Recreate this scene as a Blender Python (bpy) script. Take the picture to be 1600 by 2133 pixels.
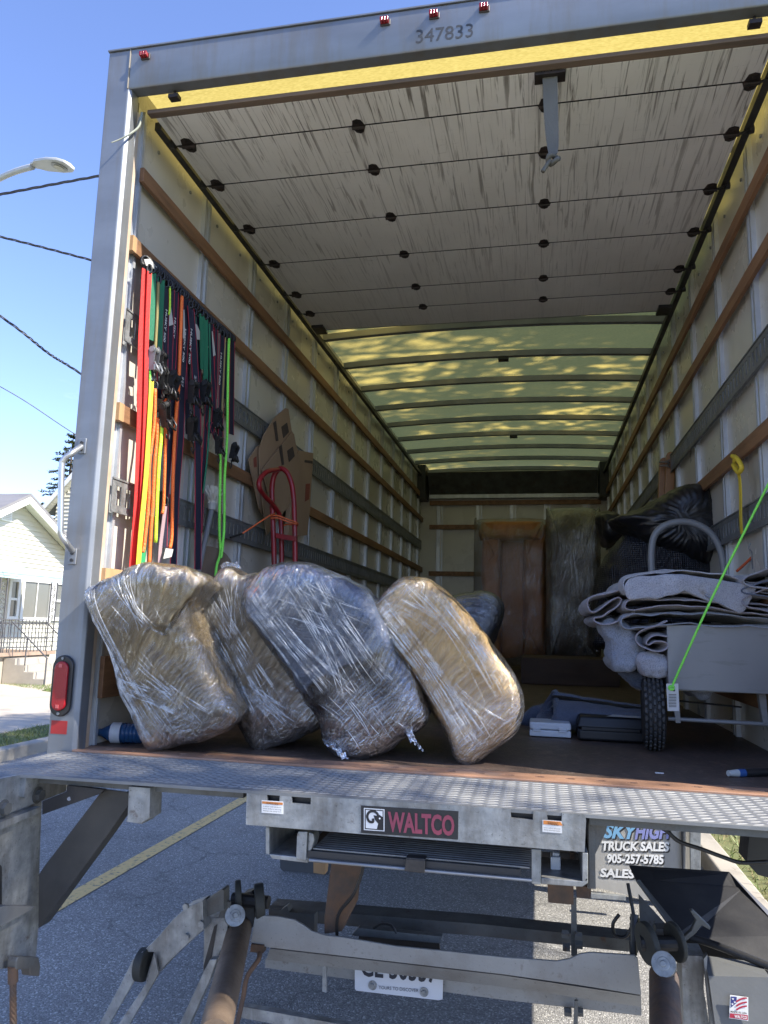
import bpy, bmesh, math, random
from mathutils import Vector, Matrix, noise
random.seed(7)
for o in list(bpy.data.objects): bpy.data.objects.remove(o)
SC = bpy.context.scene
COL = SC.collection
# ------------------------------------------------------------------ camera
# World: truck floor is z=0, rear opening is the plane y=0, x to the right, y into the truck; the road is z=G.
G = -1.10
CP = Vector((0.3494, -2.3657, 0.4454))
RX = Vector((0.9794420, 0.2001376, 0.0252660)); UP = Vector((0.0058567, -0.1534082, 0.9881455)); FW = Vector((-0.2016411, 0.9676832, 0.1514266))
FPX = 1560.63
cam = bpy.data.cameras.new('camera'); co = bpy.data.objects.new('camera', cam); COL.objects.link(co)
mw = Matrix((RX, UP, -FW)).transposed().to_4x4(); mw.translation = CP; co.matrix_world = mw
cam.sensor_fit = 'HORIZONTAL'; cam.sensor_width = 36; cam.lens = 36 * FPX / 1600; cam.clip_end = 600; cam.clip_start = 0.05
SC.camera = co
# ------------------------------------------------------------------ light
SUN = Vector((1.0, -0.27, 0.97)).normalized()
elev = math.asin(SUN.z); azim = math.atan2(SUN.x, SUN.y)
w = bpy.data.worlds.new('World'); SC.world = w; w.use_nodes = True
wn = w.node_tree.nodes; wl = w.node_tree.links; wn.clear()
wo = wn.new('ShaderNodeOutputWorld'); bg = wn.new('ShaderNodeBackground'); sky = wn.new('ShaderNodeTexSky')
sky.sky_type = 'NISHITA'; sky.sun_disc = False; sky.sun_elevation = elev; sky.sun_rotation = azim; sky.air_density = 1.0; sky.dust_density = 0.15; sky.ozone_density = 2.6
bg.inputs['Strength'].default_value = 0.15
tc = wn.new('ShaderNodeTexCoord'); mp = wn.new('ShaderNodeMapping'); mp.inputs['Scale'].default_value = (3.2, 3.2, 14)
cn = wn.new('ShaderNodeTexNoise'); cn.inputs['Scale'].default_value = 1.3; cn.inputs['Detail'].default_value = 7; cn.inputs['Roughness'].default_value = .55
cr = wn.new('ShaderNodeValToRGB'); cr.color_ramp.elements[0].position = .57; cr.color_ramp.elements[1].position = .72; cr.color_ramp.elements[1].color = (.75, .75, .75, 1)
sx = wn.new('ShaderNodeSeparateXYZ'); er = wn.new('ShaderNodeMapRange'); er.inputs[1].default_value = .30; er.inputs[2].default_value = .16
mu = wn.new('ShaderNodeMath'); mu.operation = 'MULTIPLY'
mx = wn.new('ShaderNodeMix'); mx.data_type = 'RGBA'; mx.inputs[7].default_value = (9.5, 10.2, 11.5, 1)
wl.new(tc.outputs['Generated'], mp.inputs[0]); wl.new(mp.outputs[0], cn.inputs[0]); wl.new(cn.outputs[0], cr.inputs[0])
wl.new(tc.outputs['Generated'], sx.inputs[0]); wl.new(sx.outputs[2], er.inputs[0]); wl.new(er.outputs[0], mu.inputs[0]); wl.new(cr.outputs[0], mu.inputs[1])
tint = wn.new('ShaderNodeMix'); tint.data_type = 'RGBA'; tint.blend_type = 'MULTIPLY'; tint.inputs[0].default_value = 1; tint.inputs[7].default_value = (.93, .90, 1.10, 1); wl.new(sky.outputs[0], tint.inputs[6])
wl.new(mu.outputs[0], mx.inputs[0]); wl.new(tint.outputs[2], mx.inputs[6]); wl.new(mx.outputs[2], bg.inputs[0]); wl.new(bg.outputs[0], wo.inputs[0])
sl = bpy.data.lights.new('sun', 'SUN'); sl.energy = 5.0; sl.angle = math.radians(.53); sl.color = (1, .935, .83)
so = bpy.data.objects.new('sun', sl); COL.objects.link(so); so.rotation_euler = SUN.to_track_quat('Z', 'Y').to_euler()
SC.view_settings.view_transform = 'Standard'; SC.view_settings.look = 'None'; SC.view_settings.exposure = 1.12; SC.view_settings.gamma = 1
SC.view_settings.use_curve_mapping = False
try:
    SC.cycles.max_bounces = 10; SC.cycles.transparent_max_bounces = 16; SC.cycles.diffuse_bounces = 5
except Exception: pass
# ------------------------------------------------------------------ survey helpers
def ray(px, py): return RX * ((px - 800) / FPX) - UP * ((py - 1066.5) / FPX) + FW
def P(px, py, y):                                   # surveyed point in the upright plane at depth y
    d = ray(px, py); return CP + d * ((y - CP.y) / d.y)
def PXW(px, py, x):
    d = ray(px, py); return CP + d * ((x - CP.x) / d.x)
def PZ(px, py, z):
    d = ray(px, py); return CP + d * ((z - CP.z) / d.z)
def PD(px, py, dist): return CP + ray(px, py) * dist
# ------------------------------------------------------------------ materials
MATS = {}
def newmat(name):
    m = bpy.data.materials.new(name); m.use_nodes = True; return m, m.node_tree.nodes, m.node_tree.links, m.node_tree.nodes['Principled BSDF']
def c4(c): return (c[0], c[1], c[2], 1)
def mapped(n, l, scale=(1, 1, 1), rot=(0, 0, 0), coord='Object'):
    t = n.new('ShaderNodeTexCoord'); r = n.new('ShaderNodeMapping'); r.inputs['Rotation'].default_value = rot
    s = n.new('ShaderNodeMapping'); s.inputs['Scale'].default_value = scale
    l.new(t.outputs[coord], r.inputs[0]); l.new(r.outputs[0], s.inputs[0]); return s.outputs[0]
def noise_n(n, l, vec, scale, detail=5, rough=.55, dist=0):
    t = n.new('ShaderNodeTexNoise'); t.inputs['Scale'].default_value = scale; t.inputs['Detail'].default_value = detail
    t.inputs['Roughness'].default_value = rough; t.inputs['Distortion'].default_value = dist; l.new(vec, t.inputs[0]); return t.outputs[0]
def rampn(n, l, src, stops):
    r = n.new('ShaderNodeValToRGB'); e = r.color_ramp.elements
    while len(e) < len(stops): e.new(.5)
    for i, (p, c) in enumerate(stops): e[i].position = p; e[i].color = c4(c) if len(c) == 3 else c
    l.new(src, r.inputs[0]); return r.outputs[0]
def mixc(n, l, f, a, b, mode='MIX'):
    m = n.new('ShaderNodeMix'); m.data_type = 'RGBA'; m.blend_type = mode
    for i, s in ((0, f), (6, a), (7, b)):
        if hasattr(s, 'is_linked') or hasattr(s, 'links'): l.new(s, m.inputs[i])
        else: m.inputs[i].default_value = s if i == 0 else c4(s)
    return m.outputs[2]
def mat(name, c1, c2=None, scale=4, stretch=(1, 1, 1), rough=.6, rvar=.15, metal=0, bump=.0, bscale=80, dirt=None, damt=.5, dscale=2.5, dstretch=(1, 1, 1), dlo=.5, dhi=.68, spec=.5, rust=0):
    if name in MATS: return MATS[name]
    m, n, l, b = newmat(name); c2 = c2 or tuple(v * .75 for v in c1)
    v = mapped(n, l, stretch); f = noise_n(n, l, v, scale, 7)
    col = rampn(n, l, f, [(.32, c1), (.68, c2)])
    if dirt:
        dv = mapped(n, l, dstretch); df = noise_n(n, l, dv, dscale, 8, .65)
        mask = rampn(n, l, df, [(dlo, (0, 0, 0)), (dhi, (damt, damt, damt))]); col = mixc(n, l, mask, col, dirt)
    if rust:
        rm = rampn(n, l, noise_n(n, l, mapped(n, l), 15, 8, .72), [(.60, (0, 0, 0)), (.68, (rust, rust, rust))]); rc = rampn(n, l, noise_n(n, l, mapped(n, l), 60, 4), [(.35, (.17, .075, .032)), (.65, (.08, .045, .028))]); col = mixc(n, l, rm, col, rc)
        sp_k = rampn(n, l, noise_n(n, l, mapped(n, l), 110, 3, .7), [(.62, (0, 0, 0)), (.70, (.5, .5, .5))]); col = mixc(n, l, sp_k, col, (.05, .048, .044))
    l.new(col, b.inputs['Base Color'])
    rr = n.new('ShaderNodeMapRange'); rr.inputs[3].default_value = max(.03, rough - rvar); rr.inputs[4].default_value = min(1, rough + rvar)
    l.new(noise_n(n, l, mapped(n, l), scale * 2.3, 5), rr.inputs[0]); l.new(rr.outputs[0], b.inputs['Roughness'])
    b.inputs['Metallic'].default_value = metal; b.inputs['Specular IOR Level'].default_value = spec
    if bump:
        bn = n.new('ShaderNodeBump'); bn.inputs['Strength'].default_value = bump; bn.inputs['Distance'].default_value = .004
        l.new(noise_n(n, l, mapped(n, l, stretch), bscale, 4), bn.inputs['Height']); l.new(bn.outputs[0], b.inputs['Normal'])
    MATS[name] = m; return m
STEEL = mat('galvanised_steel', (.40, .415, .415), (.23, .245, .25), 26, rough=.48, metal=.55, bump=.25, bscale=90, dirt=(.12, .108, .09), damt=.7, dscale=7, dstretch=(1.4, 1.4, .35), dlo=.46, dhi=.66, rust=.55)
STEELD = mat('grimy_steel', (.15, .155, .15), (.09, .092, .088), 9, rough=.6, metal=.35, bump=.4, bscale=60, dirt=(.10, .07, .045), damt=.5, dscale=5, rust=.8)
STAINLESS = mat('brushed_stainless', (.255, .275, .30), (.195, .21, .23), 2.2, (1, 1, 3), rough=.46, rvar=.07, metal=.55, bump=.03, bscale=30, dirt=(.20, .165, .12), damt=.55, dscale=2.0, dstretch=(7, 7, .9), dlo=.46, dhi=.72)
DARK = mat('dark_painted_steel', (.028, .028, .029), (.016, .016, .017), 8, rough=.5, bump=.2, dirt=(.09, .075, .06), damt=.35, dscale=7)
BLACK = mat('black_plastic', (.014, .014, .015), (.02, .02, .021), 12, rough=.38, bump=.1)
RUSTY = mat('rusty_steel', (.15, .082, .045), (.075, .055, .042), 17, rough=.75, metal=.1, bump=.7, bscale=55, dirt=(.06, .055, .055), damt=.6, dscale=7)
CYL = mat('rusty_cylinder_tube', (.20, .145, .10), (.13, .092, .062), 9, rough=.62, metal=.15, bump=.5, bscale=55, dirt=(.08, .05, .03), damt=.6, dscale=6)
SILLM = mat('worn_sill_steel', (.40, .22, .13), (.24, .13, .08), 9, (.5, 3, 1), rough=.6, metal=.1, bump=.45, bscale=40, dirt=(.33, .27, .22), damt=.45, dscale=6)
PLATE = mat('tread_plate_steel', (.235, .24, .235), (.15, .155, .155), 5, rough=.6, metal=.2, bump=.1, bscale=70, dirt=(.12, .12, .115), damt=.5, dscale=3)
ALU = mat('aluminium_ramp', (.30, .30, .29), (.22, .22, .215), 6, (1, 6, 1), rough=.45, metal=.6, bump=.2, dirt=(.09, .085, .08), damt=.5, dscale=9)
WOODW = mat('weathered_wood_slat', (.30, .155, .075), (.19, .095, .045), 3, (8, .7, 8), rough=.62, bump=.35, bscale=20, dirt=(.08, .045, .025), damt=.5, dscale=3, dstretch=(5, .6, 5))
WOODL = mat('fresh_cut_wood', (.52, .33, .17), (.40, .24, .12), 4, (1, 9, 1), rough=.6, bump=.2)
PANEL = mat('cream_wall_panel', (.60, .57, .50), (.53, .50, .43), 1.6, rough=.28, rvar=.06, bump=.0, bscale=6, dirt=(.30, .26, .2), damt=.2, dscale=2.6, dstretch=(1, 3, .7), dlo=.55, dhi=.75)
POSTM = mat('galvanised_wall_post', (.60, .62, .64), (.46, .48, .50), 5, (3, 3, .7), rough=.38, metal=.5, bump=.1, dirt=(.16, .14, .12), damt=.4)
RUBBER = mat('tyre_rubber', (.018, .018, .018), (.03, .029, .028), 9, rough=.75, bump=.3)
FLAPM = mat('mud_flap_rubber', (.30, .295, .275), (.40, .385, .35), 6, (1, 1, .4), rough=.75, bump=.3, dirt=(.32, .30, .26), damt=.5, dscale=3)
CARTG = mat('grey_cart_enamel', (.235, .24, .245), (.20, .205, .21), 3, rough=.36, rvar=.08, bump=.05, dirt=(.13, .125, .12), damt=.3, dscale=9, dstretch=(1, 1, 5), dlo=.58, dhi=.66)
CARD = mat('cardboard', (.36, .245, .15), (.31, .21, .13), 3, rough=.85, bump=.1, bscale=150)
REDP = mat('red_hand_truck_paint', (.30, .014, .02), (.20, .01, .015), 6, rough=.34, bump=.05, dirt=(.10, .04, .03), damt=.4, dscale=12)
WHITE = mat('white_paint', (.78, .78, .76), (.72, .72, .69), 2, rough=.45)
SIDING = mat('white_vinyl_siding', (.62, .605, .51), (.57, .555, .465), 1.2, rough=.5, bump=.03)
LETTER_B = mat('letter_black', (.02, .02, .022), rough=.5); LETTER_W = mat('letter_white', (.8, .8, .78), rough=.5)
ROOFM = mat('grey_metal_roof', (.30, .285, .275), (.24, .23, .22), 2, rough=.5, metal=.3)
GLASSW = mat('window_glass', (.12, .125, .115), (.16, .165, .15), .8, rough=.05, rvar=.02, spec=.8)
CONC = mat('house_concrete', (.42, .38, .31), (.34, .31, .26), 3, rough=.9, bump=.3, bscale=20)
IRON = mat('wrought_iron', (.11, .11, .115), rough=.5)
def webmat(name, c): return mat(name, c, tuple(v * .7 for v in c), 9, (1, 1, .3), rough=.62, rvar=.05, bump=.5, bscale=260)
# asphalt
def asphalt():
    m, n, l, b = newmat('asphalt'); v = mapped(n, l)
    vo = n.new('ShaderNodeTexVoronoi'); vo.inputs['Scale'].default_value = 150; l.new(v, vo.inputs[0])
    sp = n.new('ShaderNodeSeparateColor'); l.new(vo.outputs['Color'], sp.inputs[0])
    a = rampn(n, l, sp.outputs[0], [(.0, (.17, .165, .155)), (.55, (.25, .245, .228)), (.85, (.32, .31, .29)), (1, (.56, .55, .51))])
    f = rampn(n, l, noise_n(n, l, v, .7, 6), [(.35, (.82, .82, .82)), (.7, (1.12, 1.11, 1.1))])
    st = rampn(n, l, noise_n(n, l, v, 1.9, 8, .7), [(.56, (1, 1, 1)), (.70, (.62, .62, .63))])
    ck = n.new('ShaderNodeTexVoronoi'); ck.feature = 'DISTANCE_TO_EDGE'; ck.inputs['Scale'].default_value = .55; wv = n.new('ShaderNodeVectorMath'); wv.operation = 'MULTIPLY_ADD'; wv.inputs[1].default_value = (.5, .5, 0)
    nz = n.new('ShaderNodeTexNoise'); nz.inputs['Scale'].default_value = 3; nz.inputs['Detail'].default_value = 6; l.new(v, nz.inputs[0]); l.new(nz.outputs[1], wv.inputs[0]); l.new(v, wv.inputs[2]); l.new(wv.outputs[0], ck.inputs[0])
    cm = rampn(n, l, ck.outputs[0], [(.0015, (.45, .45, .45)), (.006, (1, 1, 1))])
    a = mixc(n, l, 1.0, a, st, 'MULTIPLY'); a = mixc(n, l, .6, a, cm, 'MULTIPLY')
    l.new(mixc(n, l, 1.0, a, f, 'MULTIPLY'), b.inputs['Base Color']); b.inputs['Roughness'].default_value = .78
    bn = n.new('ShaderNodeBump'); bn.inputs['Strength'].default_value = .8; bn.inputs['Distance'].default_value = .005; bn.invert = True
    l.new(vo.outputs['Distance'], bn.inputs['Height']); l.new(bn.outputs[0], b.inputs['Normal']); return m
ASPHALT = asphalt()
LINEM = mat('worn_yellow_line', (.74, .50, .18), (.62, .42, .15), 30, rough=.7, bump=.6, bscale=120, dirt=(.1, .1, .1), damt=.7, dscale=30, dlo=.56, dhi=.62)
GRASSG = mat('lawn_ground', (.10, .13, .035), (.16, .15, .06), 3, rough=.95, bump=.8, bscale=60)
PATHM = mat('concrete_path', (.50, .44, .35), (.42, .37, .30), 1.1, rough=.9, bump=.3, bscale=60, dirt=(.26, .22, .17), damt=.4, dscale=1.6)
KERBM = mat('kerb_concrete', (.40, .36, .29), (.32, .29, .24), 2.5, rough=.9, bump=.4, bscale=60, dirt=(.15, .13, .1), damt=.5, dscale=3)
BLADE = mat('grass_blade', (.10, .17, .035), (.20, .22, .07), 2, rough=.6)
STRAW = mat('dry_straw_blade', (.36, .29, .14), (.22, .17, .08), 2, rough=.8)
def leafmat(name, c, t):
    m, n, l, b = newmat(name); nt = m.node_tree; out = [x for x in n if x.type == 'OUTPUT_MATERIAL'][0]
    l.new(rampn(n, l, noise_n(n, l, mapped(n, l), 2.5, 3), [(.3, c), (.7, tuple(v * 1.8 for v in c))]), b.inputs['Base Color']); b.inputs['Roughness'].default_value = .55
    tr = n.new('ShaderNodeBsdfTranslucent'); tr.inputs[0].default_value = c4(t); ms = n.new('ShaderNodeMixShader'); ms.inputs[0].default_value = .3
    l.new(b.outputs[0], ms.inputs[1]); l.new(tr.outputs[0], ms.inputs[2]); l.new(ms.outputs[0], out.inputs[0]); return m
LEAF = leafmat('tree_leaf', (.045, .075, .02), (.14, .2, .04)); NEEDLE = leafmat('fir_needle', (.05, .06, .02), (.05, .07, .02))
BARK = mat('tree_bark', (.11, .08, .06), (.06, .045, .035), 6, (3, 3, .5), rough=.9, bump=.8, bscale=12)
# translucent roof
def roofmat():
    m, n, l, b = newmat('translucent_roof_sheet'); out = [x for x in n if x.type == 'OUTPUT_MATERIAL'][0]
    v = mapped(n, l, (1, 1, 1)); wv = noise_n(n, l, mapped(n, l, (60, 220, 60)), 1, 2)
    big = noise_n(n, l, v, 1.3, 5)
    b.inputs['Roughness'].default_value = .5
    l.new(rampn(n, l, big, [(.3, (.26, .23, .12)), (.7, (.34, .30, .15))]), b.inputs['Base Color'])
    tr = n.new('ShaderNodeBsdfTranslucent'); col = rampn(n, l, wv, [(.3, (.58, .45, .11)), (.7, (.82, .65, .19))]); l.new(col, tr.inputs[0])
    ms = n.new('ShaderNodeMixShader'); ms.inputs[0].default_value = .49
    l.new(b.outputs[0], ms.inputs[1]); l.new(tr.outputs[0], ms.inputs[2]); l.new(ms.outputs[0], out.inputs[0]); return m
ROOFT = roofmat()
def doormat():
    m, n, l, b = newmat('grimy_white_door_panel')
    base = rampn(n, l, noise_n(n, l, mapped(n, l, (1, .6, 1)), 2.2, 7, .6), [(.3, (.82, .80, .76)), (.7, (.66, .64, .60))])
    oi = n.new('ShaderNodeObjectInfo'); ov = n.new('ShaderNodeVectorMath'); ov.operation = 'MULTIPLY_ADD'; ov.inputs[1].default_value = (37, 19, 11); l.new(oi.outputs['Random'], ov.inputs[0]); l.new(mapped(n, l, (62, 2.1, 1)), ov.inputs[2])
    st = rampn(n, l, noise_n(n, l, ov.outputs[0], 1, 6, .62, 1.1), [(.53, (0, 0, 0)), (.63, (.95, .95, .95))])
    gate = rampn(n, l, noise_n(n, l, mapped(n, l), 1.4, 4), [(.30, (.35, .35, .35)), (.55, (1, 1, 1))])
    # grime is heaviest at the rear edge of the door, where the rain reached it
    sp = n.new('ShaderNodeSeparateXYZ'); t = n.new('ShaderNodeTexCoord'); l.new(t.outputs['Object'], sp.inputs[0])
    mr = n.new('ShaderNodeMapRange'); mr.inputs[1].default_value = -3.9; mr.inputs[2].default_value = -1.9; mr.inputs[3].default_value = 1.0; mr.inputs[4].default_value = .22; l.new(sp.outputs[1], mr.inputs[0])
    mm = mixc(n, l, 1.0, st, gate, 'MULTIPLY'); mm = mixc(n, l, 1.0, mm, mr.outputs[0], 'MULTIPLY')
    c = mixc(n, l, mm, base, (.085, .066, .05))
    fine = rampn(n, l, noise_n(n, l, mapped(n, l, (5, 30, 1)), 2, 9, .8), [(.60, (0, 0, 0)), (.70, (.45, .45, .45))])
    l.new(mixc(n, l, fine, c, (.10, .085, .07)), b.inputs['Base Color']); b.inputs['Roughness'].default_value = .5; return m
DOORM = doormat()
def floormat():
    m, n, l, b = newmat('dark_worn_floor')
    c = rampn(n, l, noise_n(n, l, mapped(n, l, (2, 1, 1)), 5, 8, .65), [(.3, (.13, .085, .06)), (.55, (.075, .052, .04)), (.75, (.19, .125, .09))])
    s = rampn(n, l, noise_n(n, l, mapped(n, l, (30, 90, 1)), 1, 7, .7), [(.55, (0, 0, 0)), (.66, (.6, .6, .6))])
    l.new(mixc(n, l, s, c, (.26, .21, .17)), b.inputs['Base Color']); b.inputs['Roughness'].default_value = .55
    bn = n.new('ShaderNodeBump'); bn.inputs['Strength'].default_value = .5; bn.inputs['Distance'].default_value = .004
    l.new(noise_n(n, l, mapped(n, l, (2, 1, 1)), 60, 5), bn.inputs['Height']); l.new(bn.outputs[0], b.inputs['Normal']); return m
FLOORM = floormat()
def clothmat(name, c, c2, bs=.7, rough=.75):
    m, n, l, b = newmat(name)
    l.new(rampn(n, l, noise_n(n, l, mapped(n, l), 5, 5), [(.35, c), (.68, c2)]), b.inputs['Base Color']); b.inputs['Roughness'].default_value = rough
    bn = n.new('ShaderNodeBump'); bn.inputs['Strength'].default_value = bs; bn.inputs['Distance'].default_value = .045
    l.new(noise_n(n, l, mapped(n, l, (1.6, 1, .6), (0, -.5, 0)), 6.5, 4, .5, 1.4), bn.inputs['Height']); l.new(bn.outputs[0], b.inputs['Normal']); return m
def feltmat(name, c, c2):
    m, n, l, b = newmat(name)
    a = rampn(n, l, noise_n(n, l, mapped(n, l), 260, 3, .8), [(.34, tuple(v * .52 for v in c)), (.5, c), (.72, tuple((p_ + q_) / 2 for p_, q_ in zip(c, c2)))])
    f = rampn(n, l, noise_n(n, l, mapped(n, l), 6, 4), [(.3, (.78, .78, .8)), (.7, (1.1, 1.1, 1.1))])
    l.new(mixc(n, l, 1.0, a, f, 'MULTIPLY'), b.inputs['Base Color']); b.inputs['Roughness'].default_value = .95
    b.inputs['Sheen Weight'].default_value = .25
    bn = n.new('ShaderNodeBump'); bn.inputs['Strength'].default_value = .6; bn.inputs['Distance'].default_value = .004
    l.new(noise_n(n, l, mapped(n, l), 120, 5), bn.inputs['Height']); l.new(bn.outputs[0], b.inputs['Normal']); return m
def filmmat(name, ang, clear=.8, seed=0.0, amt=1.0, streak=.5, patch=.30, warp=.2, frk=.95):
    """stretch film: clear sheet with glossy ridges pulled along one direction plus crossing wraps"""
    m, n, l, b = newmat(name); n.remove(b); out = [x for x in n if x.type == 'OUTPUT_MATERIAL'][0]
    def streaks(a, sc, along, det=4, dist=.6):
        t = n.new('ShaderNodeTexCoord'); w_ = n.new('ShaderNodeTexNoise'); w_.inputs['Scale'].default_value = 2.6; w_.inputs['Detail'].default_value = 2; l.new(t.outputs['Object'], w_.inputs[0])
        add = n.new('ShaderNodeVectorMath'); add.operation = 'MULTIPLY_ADD'; add.inputs[1].default_value = (warp, warp, warp); l.new(w_.outputs[1], add.inputs[0]); l.new(t.outputs['Object'], add.inputs[2])
        r = n.new('ShaderNodeMapping'); r.inputs['Rotation'].default_value = (0, a, 0); r.inputs['Location'].default_value = (seed, seed * 2, 0); l.new(add.outputs[0], r.inputs[0])
        s = n.new('ShaderNodeMapping'); s.inputs['Scale'].default_value = (sc, sc * .5, along); l.new(r.outputs[0], s.inputs[0])
        return noise_n(n, l, s.outputs[0], 1, det, .6, dist)
    s1 = streaks(ang, 70, 1.4, 4); s2 = streaks(ang + .6, 95, 3, 3); s3 = streaks(ang - .75, 85, 4, 3); wr = noise_n(n, l, mapped(n, l), 16, 6, .62, 1.6)
    def mad(a, k, b_=None):
        q = n.new('ShaderNodeMath'); q.operation = 'MULTIPLY_ADD'; l.new(a, q.inputs[0]); q.inputs[1].default_value = k
        if b_ is None: q.inputs[2].default_value = 0
        else: l.new(b_, q.inputs[2])
        return q.outputs[0]
    wr = noise_n(n, l, mapped(n, l), 7, 5, .55, 1.2)
    h = mad(s1, 1.5); h = mad(s2, .22, h); h = mad(s3, .2, h); h = mad(wr, 1.3, h)
    bn = n.new('ShaderNodeBump'); bn.inputs['Strength'].default_value = .9 * amt; bn.inputs['Distance'].default_value = .012; l.new(h, bn.inputs['Height'])
    gl = n.new('ShaderNodeBsdfGlossy'); gl.inputs['Roughness'].default_value = .10; gl.inputs[0].default_value = (.95, .97, 1, 1); l.new(bn.outputs[0], gl.inputs['Normal'])
    tp = n.new('ShaderNodeBsdfTransparent'); tp.inputs[0].default_value = (.97, .97, .97, 1)
    df = n.new('ShaderNodeBsdfDiffuse'); df.inputs[0].default_value = (.8, .82, .84, 1); l.new(bn.outputs[0], df.inputs['Normal'])
    fr = n.new('ShaderNodeFresnel'); fr.inputs[0].default_value = 1.5; l.new(bn.outputs[0], fr.inputs['Normal'])
    def mask(src, lo, hi, v): return rampn(n, l, src, [(lo - .035, (0, 0, 0)), (lo - .012, (v, v, v)), (lo + .012, (v * .8, v * .8, v * .8)), (lo + .035, (v * .12, v * .12, v * .12)), (hi + .02, (v * .1, v * .1, v * .1)), (hi + .05, (v * .9, v * .9, v * .9))])
    zone = rampn(n, l, noise_n(n, l, mapped(n, l, (1, 1, 1)), 3.4, 3), [(.42, (.05, .05, .05)), (.62, (1, 1, 1))])
    k = mixc(n, l, 1.0, mask(s1, .50, .64, streak), mask(s2, .50, .75, streak * .35), 'ADD'); k = mixc(n, l, 1.0, k, mask(s3, .50, .75, streak * .3), 'ADD')
    k = mixc(n, l, 1.0, k, zone, 'MULTIPLY')
    m1 = n.new('ShaderNodeMixShader'); kd = mixc(n, l, 1.0, k, (.42, .42, .42), 'MULTIPLY'); l.new(kd, m1.inputs[0]); l.new(tp.outputs[0], m1.inputs[1]); l.new(df.outputs[0], m1.inputs[2])
    gz = rampn(n, l, noise_n(n, l, mapped(n, l), 2.7, 2), [(.45, (0, 0, 0)), (.62, (patch, patch, patch))])
    kg = mad(k, .38, gz); fac = mad(fr.outputs[0], frk, kg); mb = n.new('ShaderNodeMath'); mb.operation = 'ADD'; mb.use_clamp = True; mb.inputs[1].default_value = 1 - clear; l.new(fac, mb.inputs[0])
    m2 = n.new('ShaderNodeMixShader'); l.new(mb.outputs[0], m2.inputs[0]); l.new(m1.outputs[0], m2.inputs[1]); l.new(gl.outputs[0], m2.inputs[2])
    l.new(m2.outputs[0], out.inputs[0]); return m
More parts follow.
